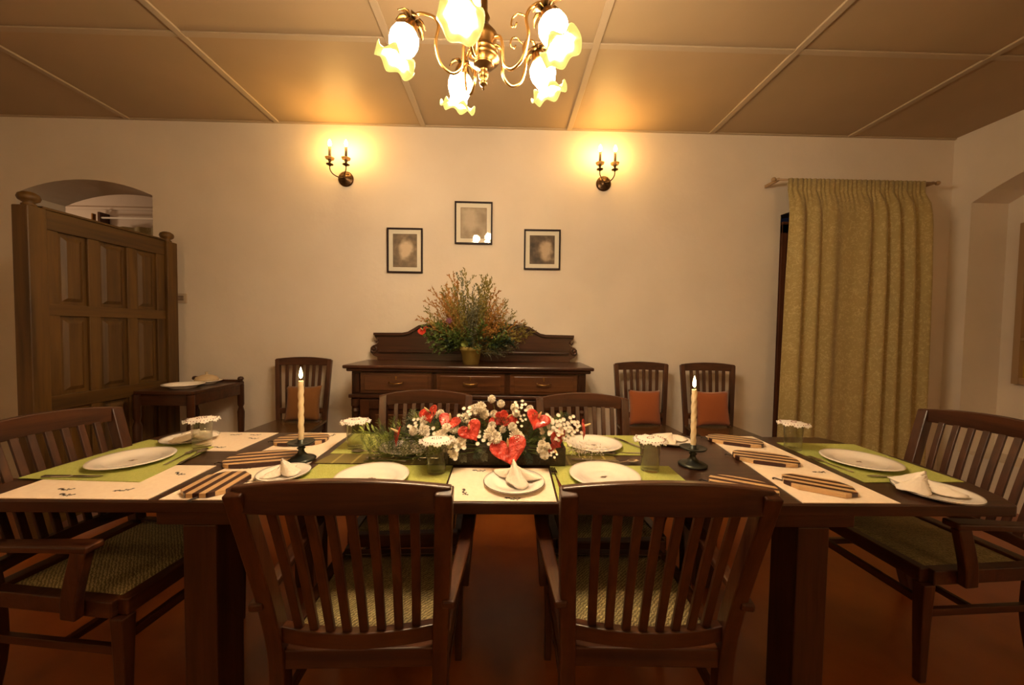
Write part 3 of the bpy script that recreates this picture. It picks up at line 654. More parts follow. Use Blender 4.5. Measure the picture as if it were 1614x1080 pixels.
# ------------------------------------------------------------------ dining table
T0, T1, TZ = 1.178, 1.962, .76
t = thing('dining_table', 'long dark wooden dining table laid for dinner', 'dining table', (0, 1.57, 0))
b = BM(); P = [(-1.62, T0)]
nb = 12
for i in range(nb + 1):
    f = i / nb; P.append((1.745 + .10 * math.sin(PI * f) ** .7, T0 + (T1 - T0) * f))
for i in range(nb + 1):
    f = i / nb; P.append((-1.745 - .05 * math.sin(PI * f) ** .7, T1 - (T1 - T0) * f))
P = P[1:]; prism(b, [(x, y - 1.57) for x, y in P], TZ - .042, TZ, 'z'); obj('tabletop', b, MT['x'], t, bev=.006)
for sx in (-1, 1):
    xc = -1.0 if sx < 0 else 1.06
    for yy in (-.315, .315):
        b = BM(); box(b, xc - .054, xc + .054, yy - .062, yy + .062, 0, .672); obj('leg', b, MT['z'], t, bev=.004)
    b = BM(); box(b, xc - .14, xc + .14, -.377, .377, .6725, .7175); obj('cross_beam', b, MT['x'], t, bev=.004)

# ------------------------------------------------------------------ chairs
def chair_back(t, zs, zt, wb, wt, ybot, ytop, nsl, cz0, post, MWd, arch=.028, bow=.028, crest_h=.062, rail_z=None, foot_y=None):
    """posts from the floor up, crest, lower rail, slats. local +Y is the front of the chair."""
    fy = foot_y if foot_y is not None else ybot - .05
    for s in (-1, 1):
        xb, xt = s * (wb / 2 - post / 2), s * (wt / 2 - post / 2); b = BM()
        P = [(xb * .98, fy, 0), (xb, ybot + .01, zs * .5), (xb, ybot, zs), (xb + (xt - xb) * .35, ybot + (ytop - ybot) * .25, zs + (zt - zs) * .33), (xt, ytop, zt - .006)]
        sweep_rect(b, smooth_path(P, 4, 2), post, post * .95, [(0, 1, 0)] * 17); obj('leg', b, MWd['z'], t, bev=.004)
    def at(z, f):      # f in -1..1 across; returns x, y for height z
        g = (z - zs) / (zt - zs); hw = (wb + (wt - wb) * g) / 2 - post; y = ybot + (ytop - ybot) * max(0, g) ** 1.1
        return hw * f, y - bow * (1 - f * f) + .004
    n = 12; b = BM(); path = []; hs = []
    rows = []
    for i in range(n + 1):
        f = -1 + 2 * i / n; x, y = at(zt - crest_h / 2, f * 1.0); a = arch * (1 - f * f); zlo = zt - crest_h + .25 * a; zhi = zt + a
        x *= (wt / 2 - .004) / (wt / 2 - post)
        rows.append([b.verts.new((x, y + dy, z)) for dy, z in ((-.013, zlo), (.013, zlo), (.011, zhi), (-.011, zhi))])
    for A, B in zip(rows, rows[1:]):
        for k in range(4): b.faces.new((A[k], A[(k + 1) % 4], B[(k + 1) % 4], B[k]))
    b.faces.new(rows[0]); b.faces.new(rows[-1][::-1]); obj('crest_rail', b, MWd['x'], t, bev=.004)
    rz_ = rail_z or zs + .05; rows = []; b = BM()
    for i in range(n + 1):
        f = -1 + 2 * i / n; x, y = at(rz_, f); x *= 1.03
        rows.append([b.verts.new((x, y + dy, z)) for dy, z in ((-.013, rz_ - .022), (.013, rz_ - .022), (.013, rz_ + .022), (-.013, rz_ + .022))])
    for A, B in zip(rows, rows[1:]):
        for k in range(4): b.faces.new((A[k], A[(k + 1) % 4], B[(k + 1) % 4], B[k]))
    b.faces.new(rows[0]); b.faces.new(rows[-1][::-1]); obj('back_rail', b, MWd['x'], t, bev=.003)
    for k in range(nsl):
        f = -1 + 2 * (k + 1) / (nsl + 1)
        x0, y0 = at(rz_, f); x1, y1 = at(zt - crest_h, f); xm, ym = at((rz_ + zt) / 2, f)
        b = BM(); P = [(x0, y0, rz_ + .018), (xm, ym + .006, (rz_ + zt) / 2), (x1, y1, zt - crest_h + .010)]
        sweep_rect(b, smooth_path(P, 4, 2), (wt - 2 * post) / (nsl + 1) * .47, .011, [(0, 1, 0)] * 9); obj('slat', b, MWd['z'], t, bev=.002)

def make_armchair(label, loc, rz):
    t = thing('armchair', label, 'chair', loc, rz, 'slatted wooden armchairs round the dining table')
    zs = .445; wf, wr = .50, .455; yb, yf = -.215, .235
    chair_back(t, zs, .945, .485, .535, yb, yb - .125, 8, 0, .043, MW)
    # seat frame (rails) and woven seat
    b = BM(); box(b, -.21, .21, yb - .013, yb + .03, zs - .055, zs); box(b, -wf / 2 + .02, wf / 2 - .02, yf - .035, yf, zs - .055, zs)
    for s in (-1, 1):
        prism(b, [(s * .242, yb + .02), (s * .205, yb + .02), (s * .213, yf - .03), (s * .25, yf - .03)], zs - .055, zs)
    obj('seat_frame', b, MW['x'], t, bev=.004)
    b = BM(); n = 10; G = []
    for j in range(n + 1):
        row = []
        for i in range(n + 1):
            u, v = -1 + 2 * i / n, -1 + 2 * j / n; hw = .203 + .008 * (v + 1) / 2
            row.append(b.verts.new((u * hw, .0175 + v * .182, zs - .004 + .014 * (1 - u ** 4) * (1 - v ** 4))))
        G.append(row)
    for j in range(n):
        for i in range(n): b.faces.new((G[j][i], G[j][i + 1], G[j + 1][i + 1], G[j + 1][i]))
    o = obj('woven_seat', b, M_weave, t, True); md = o.modifiers.new('s', 'SOLIDIFY'); md.thickness = .02; md.offset = -1
    for s in (-1, 1):
        b = BM(); P = [(s * .228, yf - .02, 0), (s * .226, yf - .02, .22), (s * .228, yf - .018, zs - .056)]; sweep_rect(b, P, [.026, .034, .042], [.026, .034, .042], [(0, 1, 0)] * 3); obj('leg', b, MW['z'], t, bev=.004)
        # arm support rises outside the seat rail, arm sweeps back to the post
        b = BM(); P = [(s * .262, .10, zs - .05), (s * .266, .105, zs + .02), (s * .275, .135, .55), (s * .272, .150, .625)]; sweep_rect(b, smooth_path(P, 3, 2), .028, .046, [(0, 1, 0)] * 10); obj('arm_support', b, MW['z'], t, bev=.004)
        b = BM(); P = [(s * .248, -.275, .600), (s * .262, -.12, .612), (s * .275, .04, .632), (s * .272, .19, .640)]; Q = smooth_path(P, 4, 2); sweep_rect(b, Q, [.036 + .016 * i / (len(Q) - 1) for i in range(len(Q))], .024); obj('armrest', b, MW['y'], t, bev=.006)
        b = BM(); sweep_rect(b, [(s * .222, yb + .01, .27), (s * .225, yf - .02, .27)], .018, .028); obj('stretcher', b, MW['y'], t, bev=.002)
    b = BM(); sweep_rect(b, [(-.222, yf - .02, .31), (.222, yf - .02, .31)], .018, .03); obj('stretcher', b, MW['x'], t, bev=.002)
    b = BM(); sweep_rect(b, [(-.222, 0.02, .27), (.222, 0.02, .27)], .018, .024); obj('stretcher', b, MW['x'], t, bev=.002)
    return t
A0 = make_armchair('front left slatted wooden armchair, its back nearest the camera', (-.395, 1.205, 0), 0.02)
dup(A0, 'front right slatted wooden armchair, its back nearest the camera', (.413, 1.205, 0), -.02)
dup(A0, 'slatted armchair across the table, before the sideboard drawers on the left', (-.435, 1.775, 0), PI + .05)
dup(A0, 'slatted armchair across the table, before the right part of the sideboard', (.455, 1.725, 0), PI + .03)
dup(A0, 'slatted armchair at the left end of the table, near the screen', (-1.45, 1.42, 0), math.radians(-96), (1.0, 1.15, 1.0))
dup(A0, 'slatted armchair at the right end of the table, near the curtain', (1.845, 1.575, 0), math.radians(93), (1.04, 1.13, 1.0))

def make_side_chair(label, loc, rz):
    t = thing('side_chair', label, 'chair', loc, rz, 'armless slatted chairs along the back wall')
    zs = .55
    chair_back(t, zs, 1.065, .40, .455, -.20, -.24, 6, 0, .035, MS2, arch=.016, bow=.015, crest_h=.055, rail_z=zs + .09, foot_y=-.22)
    b = BM(); prism(b, [(-.20, -.215), (.20, -.215), (.235, .22), (-.235, .22)], zs - .004, zs + .018); obj('seat', b, M_seatw, t, bev=.006)
    b = BM(); box(b, -.18, .18, -.205, -.185, zs - .06, zs - .005); box(b, -.20, .20, .185, .205, zs - .06, zs - .005)
    for s in (-1, 1): prism(b, [(s * .185, -.19), (s * .17, -.19), (s * .20, .20), (s * .215, .20)], zs - .06, zs - .005)
    obj('seat_frame', b, MS2['x'], t, bev=.003)
    for s in (-1, 1):
        b = BM(); sweep_rect(b, [(s * .198, .19, 0), (s * .198, .19, zs - .061)], [.028, .036], [.028, .036], [(0, 1, 0)] * 2); obj('leg', b, MS2['z'], t, bev=.003)
        b = BM(); sweep_rect(b, [(s * .185, -.19, .25), (s * .196, .19, .25)], .018, .026); obj('stretcher', b, MS2['z'], t)
    return t
MS2 = {a: wood('side_chair_wood_' + a, (0.030, 0.010, 0.005), (0.10, 0.038, 0.016), a, rough=.32) for a in 'xz'}
M_seatw = wood('side_chair_seat_wood', (0.055, 0.028, 0.010), (0.12, 0.065, 0.025), 'x', rough=.25, coat=.3)
S0 = make_side_chair('armless slatted chair left of the sideboard, holding a brownish cushion', (-1.66, 2.80, 0), PI + .03)
dup(S0, 'armless slatted chair with orange cushion, between sideboard and curtain, nearer the sideboard', (1.135, 2.76, 0), PI)
dup(S0, 'armless slatted chair with orange cushion, the one nearest the curtain', (1.685, 2.75, 0), PI - .02)
def cushion(label, loc, rot, m, sx=.138, sz=.145):
    b = BM(); n = 14; F = {}
    for side in (-1, 1):
        for i in range(n + 1):
            for j in range(n + 1):
                u, v = -1 + 2 * i / n, -1 + 2 * j / n; edge = max(abs(u), abs(v)) >= .999
                if edge and side == 1: F[(1, i, j)] = F[(-1, i, j)]; continue
                pin = 1 - .10 * (1 - abs(u * v)); th = .052 * (max(0, 1 - u * u) * max(0, 1 - v * v)) ** .42
                x = u * sx * (1 - .09 * (1 - v * v) * abs(u)); z = v * sz * (1 - .09 * (1 - u * u) * abs(v)) + sz
                F[(side, i, j)] = b.verts.new((x, side * th, z))
    for side in (-1, 1):
        for i in range(n):
            for j in range(n):
                q = [F[(side, i, j)], F[(side, i + 1, j)], F[(side, i + 1, j + 1)], F[(side, i, j + 1)]]; b.faces.new(q)
    o = obj('cushion', b, m, None, True, loc=loc); o.rotation_euler = rot; tag(o, label, 'cushion', 'cushions on the wall chairs'); return o
cushion('dull brown-orange cushion on the chair left of the sideboard', (-1.625, 2.925, .569), (-.16, 0, .1), M_olivecush)
cushion('orange cushion on the wall chair nearer the sideboard', (1.145, 2.895, .569), (-.16, .02, .06), M_terra)
cushion('orange cushion on the wall chair nearest the curtain', (1.70, 2.885, .569), (-.16, -.02, -.04), M_terra)

# ------------------------------------------------------------------ placemats and runners
def sheet(name, label, cat, quad, z, m, group=None, th=.0025, origin=None):
    b = BM(); cx = sum(q[0] for q in quad) / 4; cy = sum(q[1] for q in quad) / 4
    prism(b, [(x - cx, y - cy) for x, y in quad], 0, th); o = obj(name, b, m, None, loc=(cx, cy, z)); tag(o, label, cat, group); return o
Z1 = TZ + .0005; Z2 = Z1 + .003
CR = []
CR.append(sheet('cream_placemat', 'cream printed mat at the front left corner of the table', 'placemat', [(-1.66, 1.186), (-1.155, 1.182), (-1.165, 1.476), (-1.68, 1.476)], Z1, M_cream, 'cream printed mats'))
CR.append(sheet('cream_placemat', 'cream printed mat at the far left corner of the table', 'placemat', [(-1.69, 1.645), (-1.215, 1.652), (-1.205, 1.945), (-1.69, 1.945)], Z1, M_cream, 'cream printed mats'))
CR.append(sheet('cream_runner', 'cream printed runner across the table left of the flowers', 'table runner', [(-1.118, 1.182), (-.80, 1.182), (-.822, 1.95), (-1.09, 1.95)], Z1, M_cream, 'cream cross runners'))
CR.append(sheet('cream_placemat', 'cream printed mat in front of the flower trough, between front armchairs', 'placemat', [(-.20, 1.182), (.178, 1.182), (.185, 1.47), (-.205, 1.47)], Z1, M_cream, 'cream printed mats'))
CR.append(sheet('cream_runner', 'cream printed runner across the table right of the flowers', 'table runner', [(1.01, 1.184), (1.346, 1.184), (1.368, 1.955), (1.108, 1.955)], Z1, M_cream, 'cream cross runners'))
GG = 'green woven placemats'
sheet('green_placemat', 'green woven mat at the left end of the table', 'placemat', [(-1.765, 1.335), (-1.306, 1.31), (-1.35, 1.70), (-1.745, 1.80)], Z2, M_green, GG)
sheet('green_placemat', 'green woven mat behind the front left armchair', 'placemat', [(-.765, 1.19), (-.21, 1.19), (-.21, 1.495), (-.765, 1.50)], Z1, M_green, GG)
sheet('green_placemat', 'green woven mat behind the front right armchair', 'placemat', [(.186, 1.19), (.695, 1.19), (.70, 1.507), (.194, 1.507)], Z1, M_green, GG)
sheet('green_placemat', 'green woven mat on the far side, left of the flowers', 'placemat', [(-.78, 1.63), (-.30, 1.63), (-.32, 1.94), (-.80, 1.94)], Z1, M_green, GG)
sheet('green_placemat', 'green woven mat on the far side, right of the flowers', 'placemat', [(.23, 1.64), (.64, 1.64), (.725, 1.95), (.28, 1.95)], Z1, M_green, GG)
sheet('green_placemat', 'green woven mat at the right end of the table', 'placemat', [(1.395, 1.355), (1.80, 1.365), (1.815, 1.83), (1.425, 1.85)], Z1, M_green, GG)
o = sheet('striped_runner', 'narrow olive striped runner lengthwise under the flower trough', 'table runner', [(-.79, 1.512), (.50, 1.512), (.50, 1.625), (-.77, 1.625)], Z1, M_runner)
# printed doodles on the cream sheets
def doodle(par, x, y, rz, s=.05):
    b = BM(); P = [(-1, .2), (-.6, .45), (-.2, .0), (.15, -.25), (.5, .05), (.9, -.1), (1.1, .25)]
    Q = smooth_path([(a, c, 0) for a, c in P], 4, 2); m = Matrix.Translation((x - par.location.x, y - par.location.y, .0027)) @ Matrix.Rotation(rz, 4, 'Z') @ Matrix.Scale(s * .5, 4)
    for i in range(len(Q) - 1):
        d = (Q[i + 1] - Q[i]).normalized(); nrm = Vector((-d.y, d.x, 0)) * (.07 + .12 * math.sin(i * .9) ** 2)
        b.faces.new([b.verts.new(m @ v) for v in (Q[i] - nrm, Q[i + 1] - nrm, Q[i + 1] + nrm, Q[i] + nrm)])
    for (cx, cy) in ((-.7, .1), (.3, .25), (.7, -.35)):
        b.faces.new([b.verts.new(m @ Vector((cx + .13 * math.cos(a), cy + .13 * math.sin(a), 0))) for a in [k * PI / 3 for k in range(6)]])
    obj('printed_motif', b, M_dark, par)
for i, x, y, r in ((0, -1.50, 1.25, .1), (0, -1.30, 1.245, .5), (0, -1.24, 1.39, -.3), (0, -1.45, 1.21, 0), (1, -1.30, 1.90, .2), (1, -1.27, 1.84, 0), (1, -1.40, 1.90, .4), (1, -1.33, 1.70, .1), (2, -.90, 1.90, 1.5), (2, -.89, 1.62, 0), (2, -1.03, 1.45, .4), (2, -.92, 1.33, 1), (3, -.137, 1.25, -1.1), (3, -.10, 1.44, .1), (3, .03, 1.20, 0), (4, 1.15, 1.70, .4), (4, 1.30, 1.45, .2), (4, 1.17, 1.39, .6)):
    doodle(CR[i], x, y, r)

# ------------------------------------------------------------------ striped boards
def board(label, x, y, rz, kind, L=.13, Wd=.07, z=None):
    b = BM()
    if kind == 'oval': P = [(L * math.copysign(abs(math.cos(a)) ** .75, math.cos(a)), Wd * math.copysign(abs(math.sin(a)) ** .75, math.sin(a))) for a in [2 * PI * k / 40 for k in range(40)]]
    else: P = [(-L, -Wd * .45), (-L * .62, -Wd), (L * .62, -Wd), (L, -Wd * .45), (L, Wd * .45), (L * .62, Wd), (-L * .62, Wd), (-L, Wd * .45)]
    prism(b, P, 0, .016)
    t = thing('striped_board', label, 'trivet', (x, y, z or Z1 + .003), rz, 'striped wooden boards')
    obj('board', b, M_board, t, bev=.002)
    b = BM(); P = smooth_path([(-L, -.004, .004), (-L - .012, .0, .004), (-L - .022, .008, .004), (-L - .030, .004, .004), (-L - .030, -.006, .004)], 4, 2); tube(b, P, .0025, 6); obj('hanging_loop', b, M_dark, t, True)
board('striped oval board farthest along the left runner, behind the candlestick', -1.0, 1.80, .15, 'oval', .12, .085)
board('striped oval board in the middle of the left runner', -1.02, 1.535, .28, 'oval', .135, .085)
board('striped angular board at the near edge of the left runner', -1.01, 1.285, PI / 2 + .05, 'hex', .095, .078)
board('striped oval board farthest along the right runner', 1.20, 1.845, -.45, 'oval', .125, .075)
board('striped oval board in the middle of the right runner', 1.17, 1.585, -.40, 'oval', .125, .075)
board('striped angular board at the near edge of the right runner', 1.165, 1.305, -.55, 'hex', .105, .068)
board('striped board half hidden behind the front right armchair', .88, 1.30, -.5, 'oval', .11, .07, Z1)

# ------------------------------------------------------------------ plates, napkins
PG = 'large white dinner plates'
ZP = Z1 + .003
plate('dinner_plate', 'large white plate on the green mat at the left table end', .135, (-1.525, 1.505, Z2 + .003), PG)
plate('dinner_plate', 'large white plate behind the front left armchair', .135, (-.49, 1.345, ZP), PG)
plate('dinner_plate', 'large white plate behind the front right armchair', .135, (.39, 1.375, ZP), PG)
plate('dinner_plate', 'large white plate across the table, right of the flowers', .135, (.445, 1.765, ZP), PG)
plate('dinner_plate', 'large white plate across the table, left of the flowers', .130, (-.45, 1.70, ZP), PG)
plate('dinner_plate', 'large white plate on the green mat at the right table end', .140, (1.578, 1.56, ZP), PG)
SG = 'side plates with napkins'
SP = [('small dark-rimmed plate in front of the flower trough', .04, 1.315, .112, ZP), ('small dark-rimmed plate at the near right end of the table', 1.56, 1.262, .115, TZ + .0005),
      ('small dark-rimmed plate by the glass at the far left corner', -1.545, 1.80, .115, Z2 + .003), ('small dark-rimmed plate behind the right candlestick', .865, 1.85, .105, TZ + .0005),
      ('small dark-rimmed plate at the foot of the left candlestick', -.835, 1.380, .092, ZP)]
for l, x, y, r, z in SP: plate('side_plate', l, r, (x, y, z), SG, False, True, .013)
def napkin(label, x, y, z, rz, s=1.0, seed=0, peak=.055):
    rg = random.Random(seed); b = BM(); n, mseg = 10, 60; rows = []
    px, py = .015, .012       # the folded cloth is gathered up here
    for j in range(n + 1):
        f = j / n; row = []
        for k in range(mseg):
            a = 2 * PI * k / mseg; tri = .072 + .030 * math.cos(3 * a + .4) + .012 * math.cos(5 * a + seed)
            r = f * tri; pleat = math.cos(7 * a + seed) * .5 + .5
            zz = .004 + peak * (1 - f) ** (1.0 + .9 * pleat) * (.45 + .55 * (math.cos(a - 2.2) * .5 + .5)) + .012 * pleat * f * (1 - f) * 3 + .006 * f * pleat
            row.append(b.verts.new(((px * (1 - f) + r * math.cos(a) + .002 * rg.uniform(-1, 1)) * s, (py * (1 - f) + r * math.sin(a) * .82 + .002 * rg.uniform(-1, 1)) * s, zz * s)))
        rows.append(row)
    for A, B in zip(rows, rows[1:]):
        for k in range(mseg): b.faces.new((A[k], A[(k + 1) % mseg], B[(k + 1) % mseg], B[k]))
    o = obj('napkin', b, M_napkin, None, True, loc=(x, y, z + .002)); o.rotation_euler = (0, 0, rz); md = o.modifiers.new('s', 'SOLIDIFY'); md.thickness = .003; md.offset = 1
    tag(o, label, 'napkin', 'folded cream napkins')
napkin('cream napkin folded to a peak on the plate before the flowers', .055, 1.335, ZP + .005, 2.6, 1.0, 1, .075)
napkin('cream folded napkin on the small plate at the near right corner', 1.52, 1.275, TZ + .0055, -.5, 1.05, 2, .06)
napkin('cream folded napkin on the plate by the left corner glass', -1.53, 1.80, Z2 + .008, .4, 1.15, 3, .03)
napkin('cream folded napkin on the plate behind the right candlestick', .865, 1.85, TZ + .0055, .2, 1.0, 4, .03)
napkin('white peaked napkin at the foot of the left candlestick', -.835, 1.380, ZP + .005, -2.2, .8, 5, .075)

# ------------------------------------------------------------------ glasses with lace covers
def tumbler(label, x, y, z):
    t = thing('tumbler', label, 'glass', (x, y, z), 0, 'glass tumblers with lace covers'); h = .130; r0, r1 = .036, .041
    b = BM(); lathe(b, [(0, 0), (r0, 0), (r0 + .001, .004), (r1, h), (r1 - .0022, h), (r0 - .0015, .012), (0, .010)], 32); obj('glass_body', b, M_glass, t, True)
    return t
def lace(label, x, y, z):
    t = thing('lace_cover', label, 'glass cover', (x, y, z), random.random(), 'round lace covers on the glasses')
    b = BM()
    def ruf(j, a, r, zz): return r, zz + (.004 * math.sin(9 * a) if j == 3 else 0)
    lathe(b, [(0, .002), (.030, .002), (.042, .001), (.066, -.006)], 72, ruf=ruf); o = obj('cloth_disc', b, M_lace, t, True); md = o.modifiers.new('s', 'SOLIDIFY'); md.thickness = .0015; md.offset = 1
    b = BM()
    for k in range(36):
        a = 2 * PI * k / 36; sphere(b, (.0675 * math.cos(a), .0675 * math.sin(a), -.0065 + .004 * math.sin(9 * a)), .0032, 6, 4)
    obj('bead_edge', b, M_lace, t, True)
    b = BM()
    for k in range(28):
        a = 2 * PI * k / 28; sphere(b, (.056 * math.cos(a), .056 * math.sin(a), .0005), .0022, 5, 4)
    obj('dark_beads', b, M_bead, t, True); b = BM()
    for k in range(12):
        a = 2 * PI * k / 12; sphere(b, (.018 * math.cos(a), .010 * math.sin(a), .004), .0022, 5, 4)
    obj('dark_beads', b, M_bead, t, True)
for gl, cl, x, y, z in (('clear tumbler standing at the far left corner of the table', 'lace cover on the glass at the far left corner', -1.405, 1.70, Z2 + .0031),
                    ('clear tumbler half hidden behind fern at the left of the flowers', 'lace cover on the glass left of the flowers, by the fern', -.70, 1.71, ZP + .0001),
                    ('clear tumbler standing in front of the flower trough', 'lace cover on the glass in front of the flowers', -.265, 1.425, ZP + .0001),
                    ('clear tumbler between the flowers and the right candlestick', 'lace cover on the glass left of the right candlestick', .60, 1.46, ZP + .0001),
                    ('clear tumbler standing before the curtain at the right end', 'lace cover on the glass in front of the curtain', 1.425, 1.745, ZP + .0001)):
    tumbler(gl, x, y, z); lace(cl, x, y, z + .1305)

# ------------------------------------------------------------------ candlesticks and candles
def candlestick(label, x, y, z):
    t = thing('candlestick', label, 'candlestick', (x, y, z), 0, 'dark metal candlesticks')
    b = BM(); lathe(b, [(0, 0), (.056, 0), (.058, .006), (.050, .012), (.026, .020), (.014, .034), (.011, .046), (.017, .052), (.011, .058), (.014, .066), (0, .066)], 32); obj('base', b, M_holder, t, True)
    b = BM(); lathe(b, [(0, .0665), (.030, .067), (.050, .072), (.054, .079), (.050, .079), (.030, .073), (.013, .073), (.0135, .090), (.0125, .090), (.012, .075), (0, .074)], 32); obj('drip_pan', b, M_holder, t, True)
def candle(label, x, y, z, h, lean=0.0):
    t = thing('twisted_candle', label, 'candle', (x, y, z), 0, 'lit twisted candles'); t.rotation_euler = (0, lean, 0)
    b = BM(); rings = []; n = 40; seg = 16
    for j in range(n + 1):
        f = j / n; row = []
        for k in range(seg):
            a = 2 * PI * k / seg; r = .0108 + .0012 * math.cos(3 * (a - f * 13)) - .0012 * (f > .97)
            if f < .1: r = .0105
            row.append(b.verts.new((r * math.cos(a), r * math.sin(a), f * h)))
        rings.append(row)
    for A, B in zip(rings, rings[1:]):
        for k in range(seg): b.faces.new((A[k], A[(k + 1) % seg], B[(k + 1) % seg], B[k]))
    b.faces.new(rings[0]); b.faces.new(rings[-1]); obj('wax_body', b, M_candle, t, True)
    b = BM(); tube(b, [(0, 0, h), (.0008, 0, h + .012)], .0012, 6); obj('wick', b, M_dark, t)
    b = BM(); lathe(b, [(0, h + .008), (.0045, h + .013), (.0068, h + .022), (.0058, h + .034), (.003, h + .047), (0, h + .058)], 14); obj('flame', b, M_flame, t, True)
candlestick('dark candlestick standing on the table by the left cream runner', -.862, 1.545, ZP)
candlestick('dark candlestick standing on bare wood right of the flowers', .812, 1.525, TZ + .0005)
candle('lit twisted cream candle in the left candlestick', -.862, 1.545, ZP + .0745, .265)
candle('lit twisted cream candle in the right candlestick', .812, 1.525, TZ + .075, .253, -.01)

# ------------------------------------------------------------------ cutlery
def make_fork(label, x, y, z, rz):
    t = thing('fork', label, 'fork', (x, y, z), rz, 'steel forks')
    b = BM(); Q = [(0, -.095, .002), (0, -.02, .003), (0, .03, .006)]; sweep_rect(b, smooth_path(Q, 4, 1), [.013, .012, .010, .009, .007, .006, .005, .005, .006], .0022); obj('handle', b, M_steel, t, bev=.0006)
    b = BM(); box(b, -.012, .012, .03, .050, .0045, .0068)
    for k in range(4): box(b, -.012 + k * .0067, -.0085 + k * .0067, .050, .090, .0035, .0056)
    obj('tines', b, M_steel, t); return t
def make_knife(label, x, y, z, rz):
    t = thing('table_knife', label, 'knife', (x, y, z), rz, 'steel table knives')
    b = BM(); sweep_rect(b, [(0, -.10, .004), (0, -.02, .004), (0, 0, .004)], [.015, .012, .009], .006); obj('handle', b, M_steel, t, bev=.002)
    b = BM(); prism(b, [(-.006, 0), (.007, 0), (.010, .05), (.008, .09), (.0, .11), (-.006, .10)], .003, .0046); obj('blade', b, M_steel, t); return t
def make_spoon(label, x, y, z, rz):
    t = thing('spoon', label, 'spoon', (x, y, z), rz, 'steel spoons')
    b = BM(); sweep_rect(b, smooth_path([(0, -.09, .002), (0, -.01, .003), (0, .04, .006)], 4, 1), [.012, .011, .009, .008, .006, .005, .005, .005, .005], .0022); obj('handle', b, M_steel, t, bev=.0006)
    b = BM(); prof = [(0, 0), (.5, .12), (.85, .5), (1, 1)]; m = Matrix.Translation((0, .065, .001)) @ Matrix.Diagonal((.018, .028, .006, 1)); lathe(b, prof, 24, mtx=m); o = obj('bowl', b, M_steel, t, True); md = o.modifiers.new('s', 'SOLIDIFY'); md.thickness = .0012; md.offset = 1; return t
make_fork('fork on green mat beside the front right armchair post', .203, 1.375, ZP + .001, .05)
make_knife('knife along the near edge of the left end mat', -1.585, 1.345, Z2 + .003, math.radians(-88))
make_fork('fork near the glass on the left end mat', -1.375, 1.56, Z2 + .003, math.radians(8))
make_spoon('spoon lying outermost on the left end mat', -1.335, 1.57, Z2 + .003, math.radians(12))
make_spoon('spoon above the plate left of the front glass', -.50, 1.545, ZP + .001, math.radians(80))
make_knife('knife above the plate behind the front left armchair', -.38, 1.572, ZP + .001, math.radians(86))
make_fork('fork on the far green mat right of the flowers', .55, 1.655, ZP + .001, math.radians(92))
make_spoon('spoon on the far green mat nearest the flower trough', .42, 1.640, ZP + .006, math.radians(85))
make_knife('knife on the far green mat behind the right glass', .63, 1.80, ZP + .001, math.radians(25))
make_spoon('spoon above the plate behind the front right armchair', .50, 1.53, ZP + .001, math.radians(-75))
make_knife('knife above the plate, left of the right-hand glass', .40, 1.555, ZP + .001, math.radians(82))
make_fork('fork on the right end mat left of the plate', 1.42, 1.54, ZP + .001, math.radians(10))
make_knife('knife on the near edge of the right end mat', 1.56, 1.395, ZP + .001, math.radians(85))
make_spoon('spoon on the far left mat under the fern', -.60, 1.648, ZP + .001, math.radians(88))

# ------------------------------------------------------------------ flower trough centrepiece
PX, PY = .015, 1.568
t = thing('flower_arrangement', 'red anthuriums and white blooms in a dark trough, middle of the table', 'flower arrangement', (PX, PY, Z1 + .003))
M_trough = mat('dark_moss_trough', (.030, .022, .010), .7, noise=((.06, .04, .015), 30, 4), bump=.6, bscale=60)
b = BM(); box(b, -.245, .245, -.075, .075, 0, .078, bev=.006); obj('trough', b, M_trough, t)
def loc(x, y, z): return Vector((x - PX, y - PY, z - (Z1 + .003)))
# world positions of the red spathes, size, facing
AN = [((-.437, 1.50, .888), .040, (-.9, -.35, .25), .3), ((-.314, 1.52, .972), .036, (-.45, -.8, .5), .5), ((-.228, 1.50, .942), .040, (-.1, -.7, .75), -.3), ((-.138, 1.48, .912), .042, (.25, -.85, .45), .5),
      ((-.030, 1.54, .945), .028, (-.2, -1, .3), .8), ((.012, 1.53, .950), .034, (.35, -.8, .35), -.6), ((.140, 1.51, .953), .042, (.15, -.8, .6), -.5), ((.021, 1.445, .846), .060, (.05, -.8, .55), .25),
      ((.222, 1.50, .880), .042, (.7, -.7, .1), .2), ((.210, 1.49, .845), .030, (.5, -.9, -.1), 2.9), ((.333, 1.52, .915), .040, (.98, -.2, .1), 0.1)]
for p, s, nrm, rl in AN:
    p = loc(*p); anthurium(t, p, s * 1.22, nrm, rl, (max(-.2, min(.2, p.x * .7)), 0, .05))
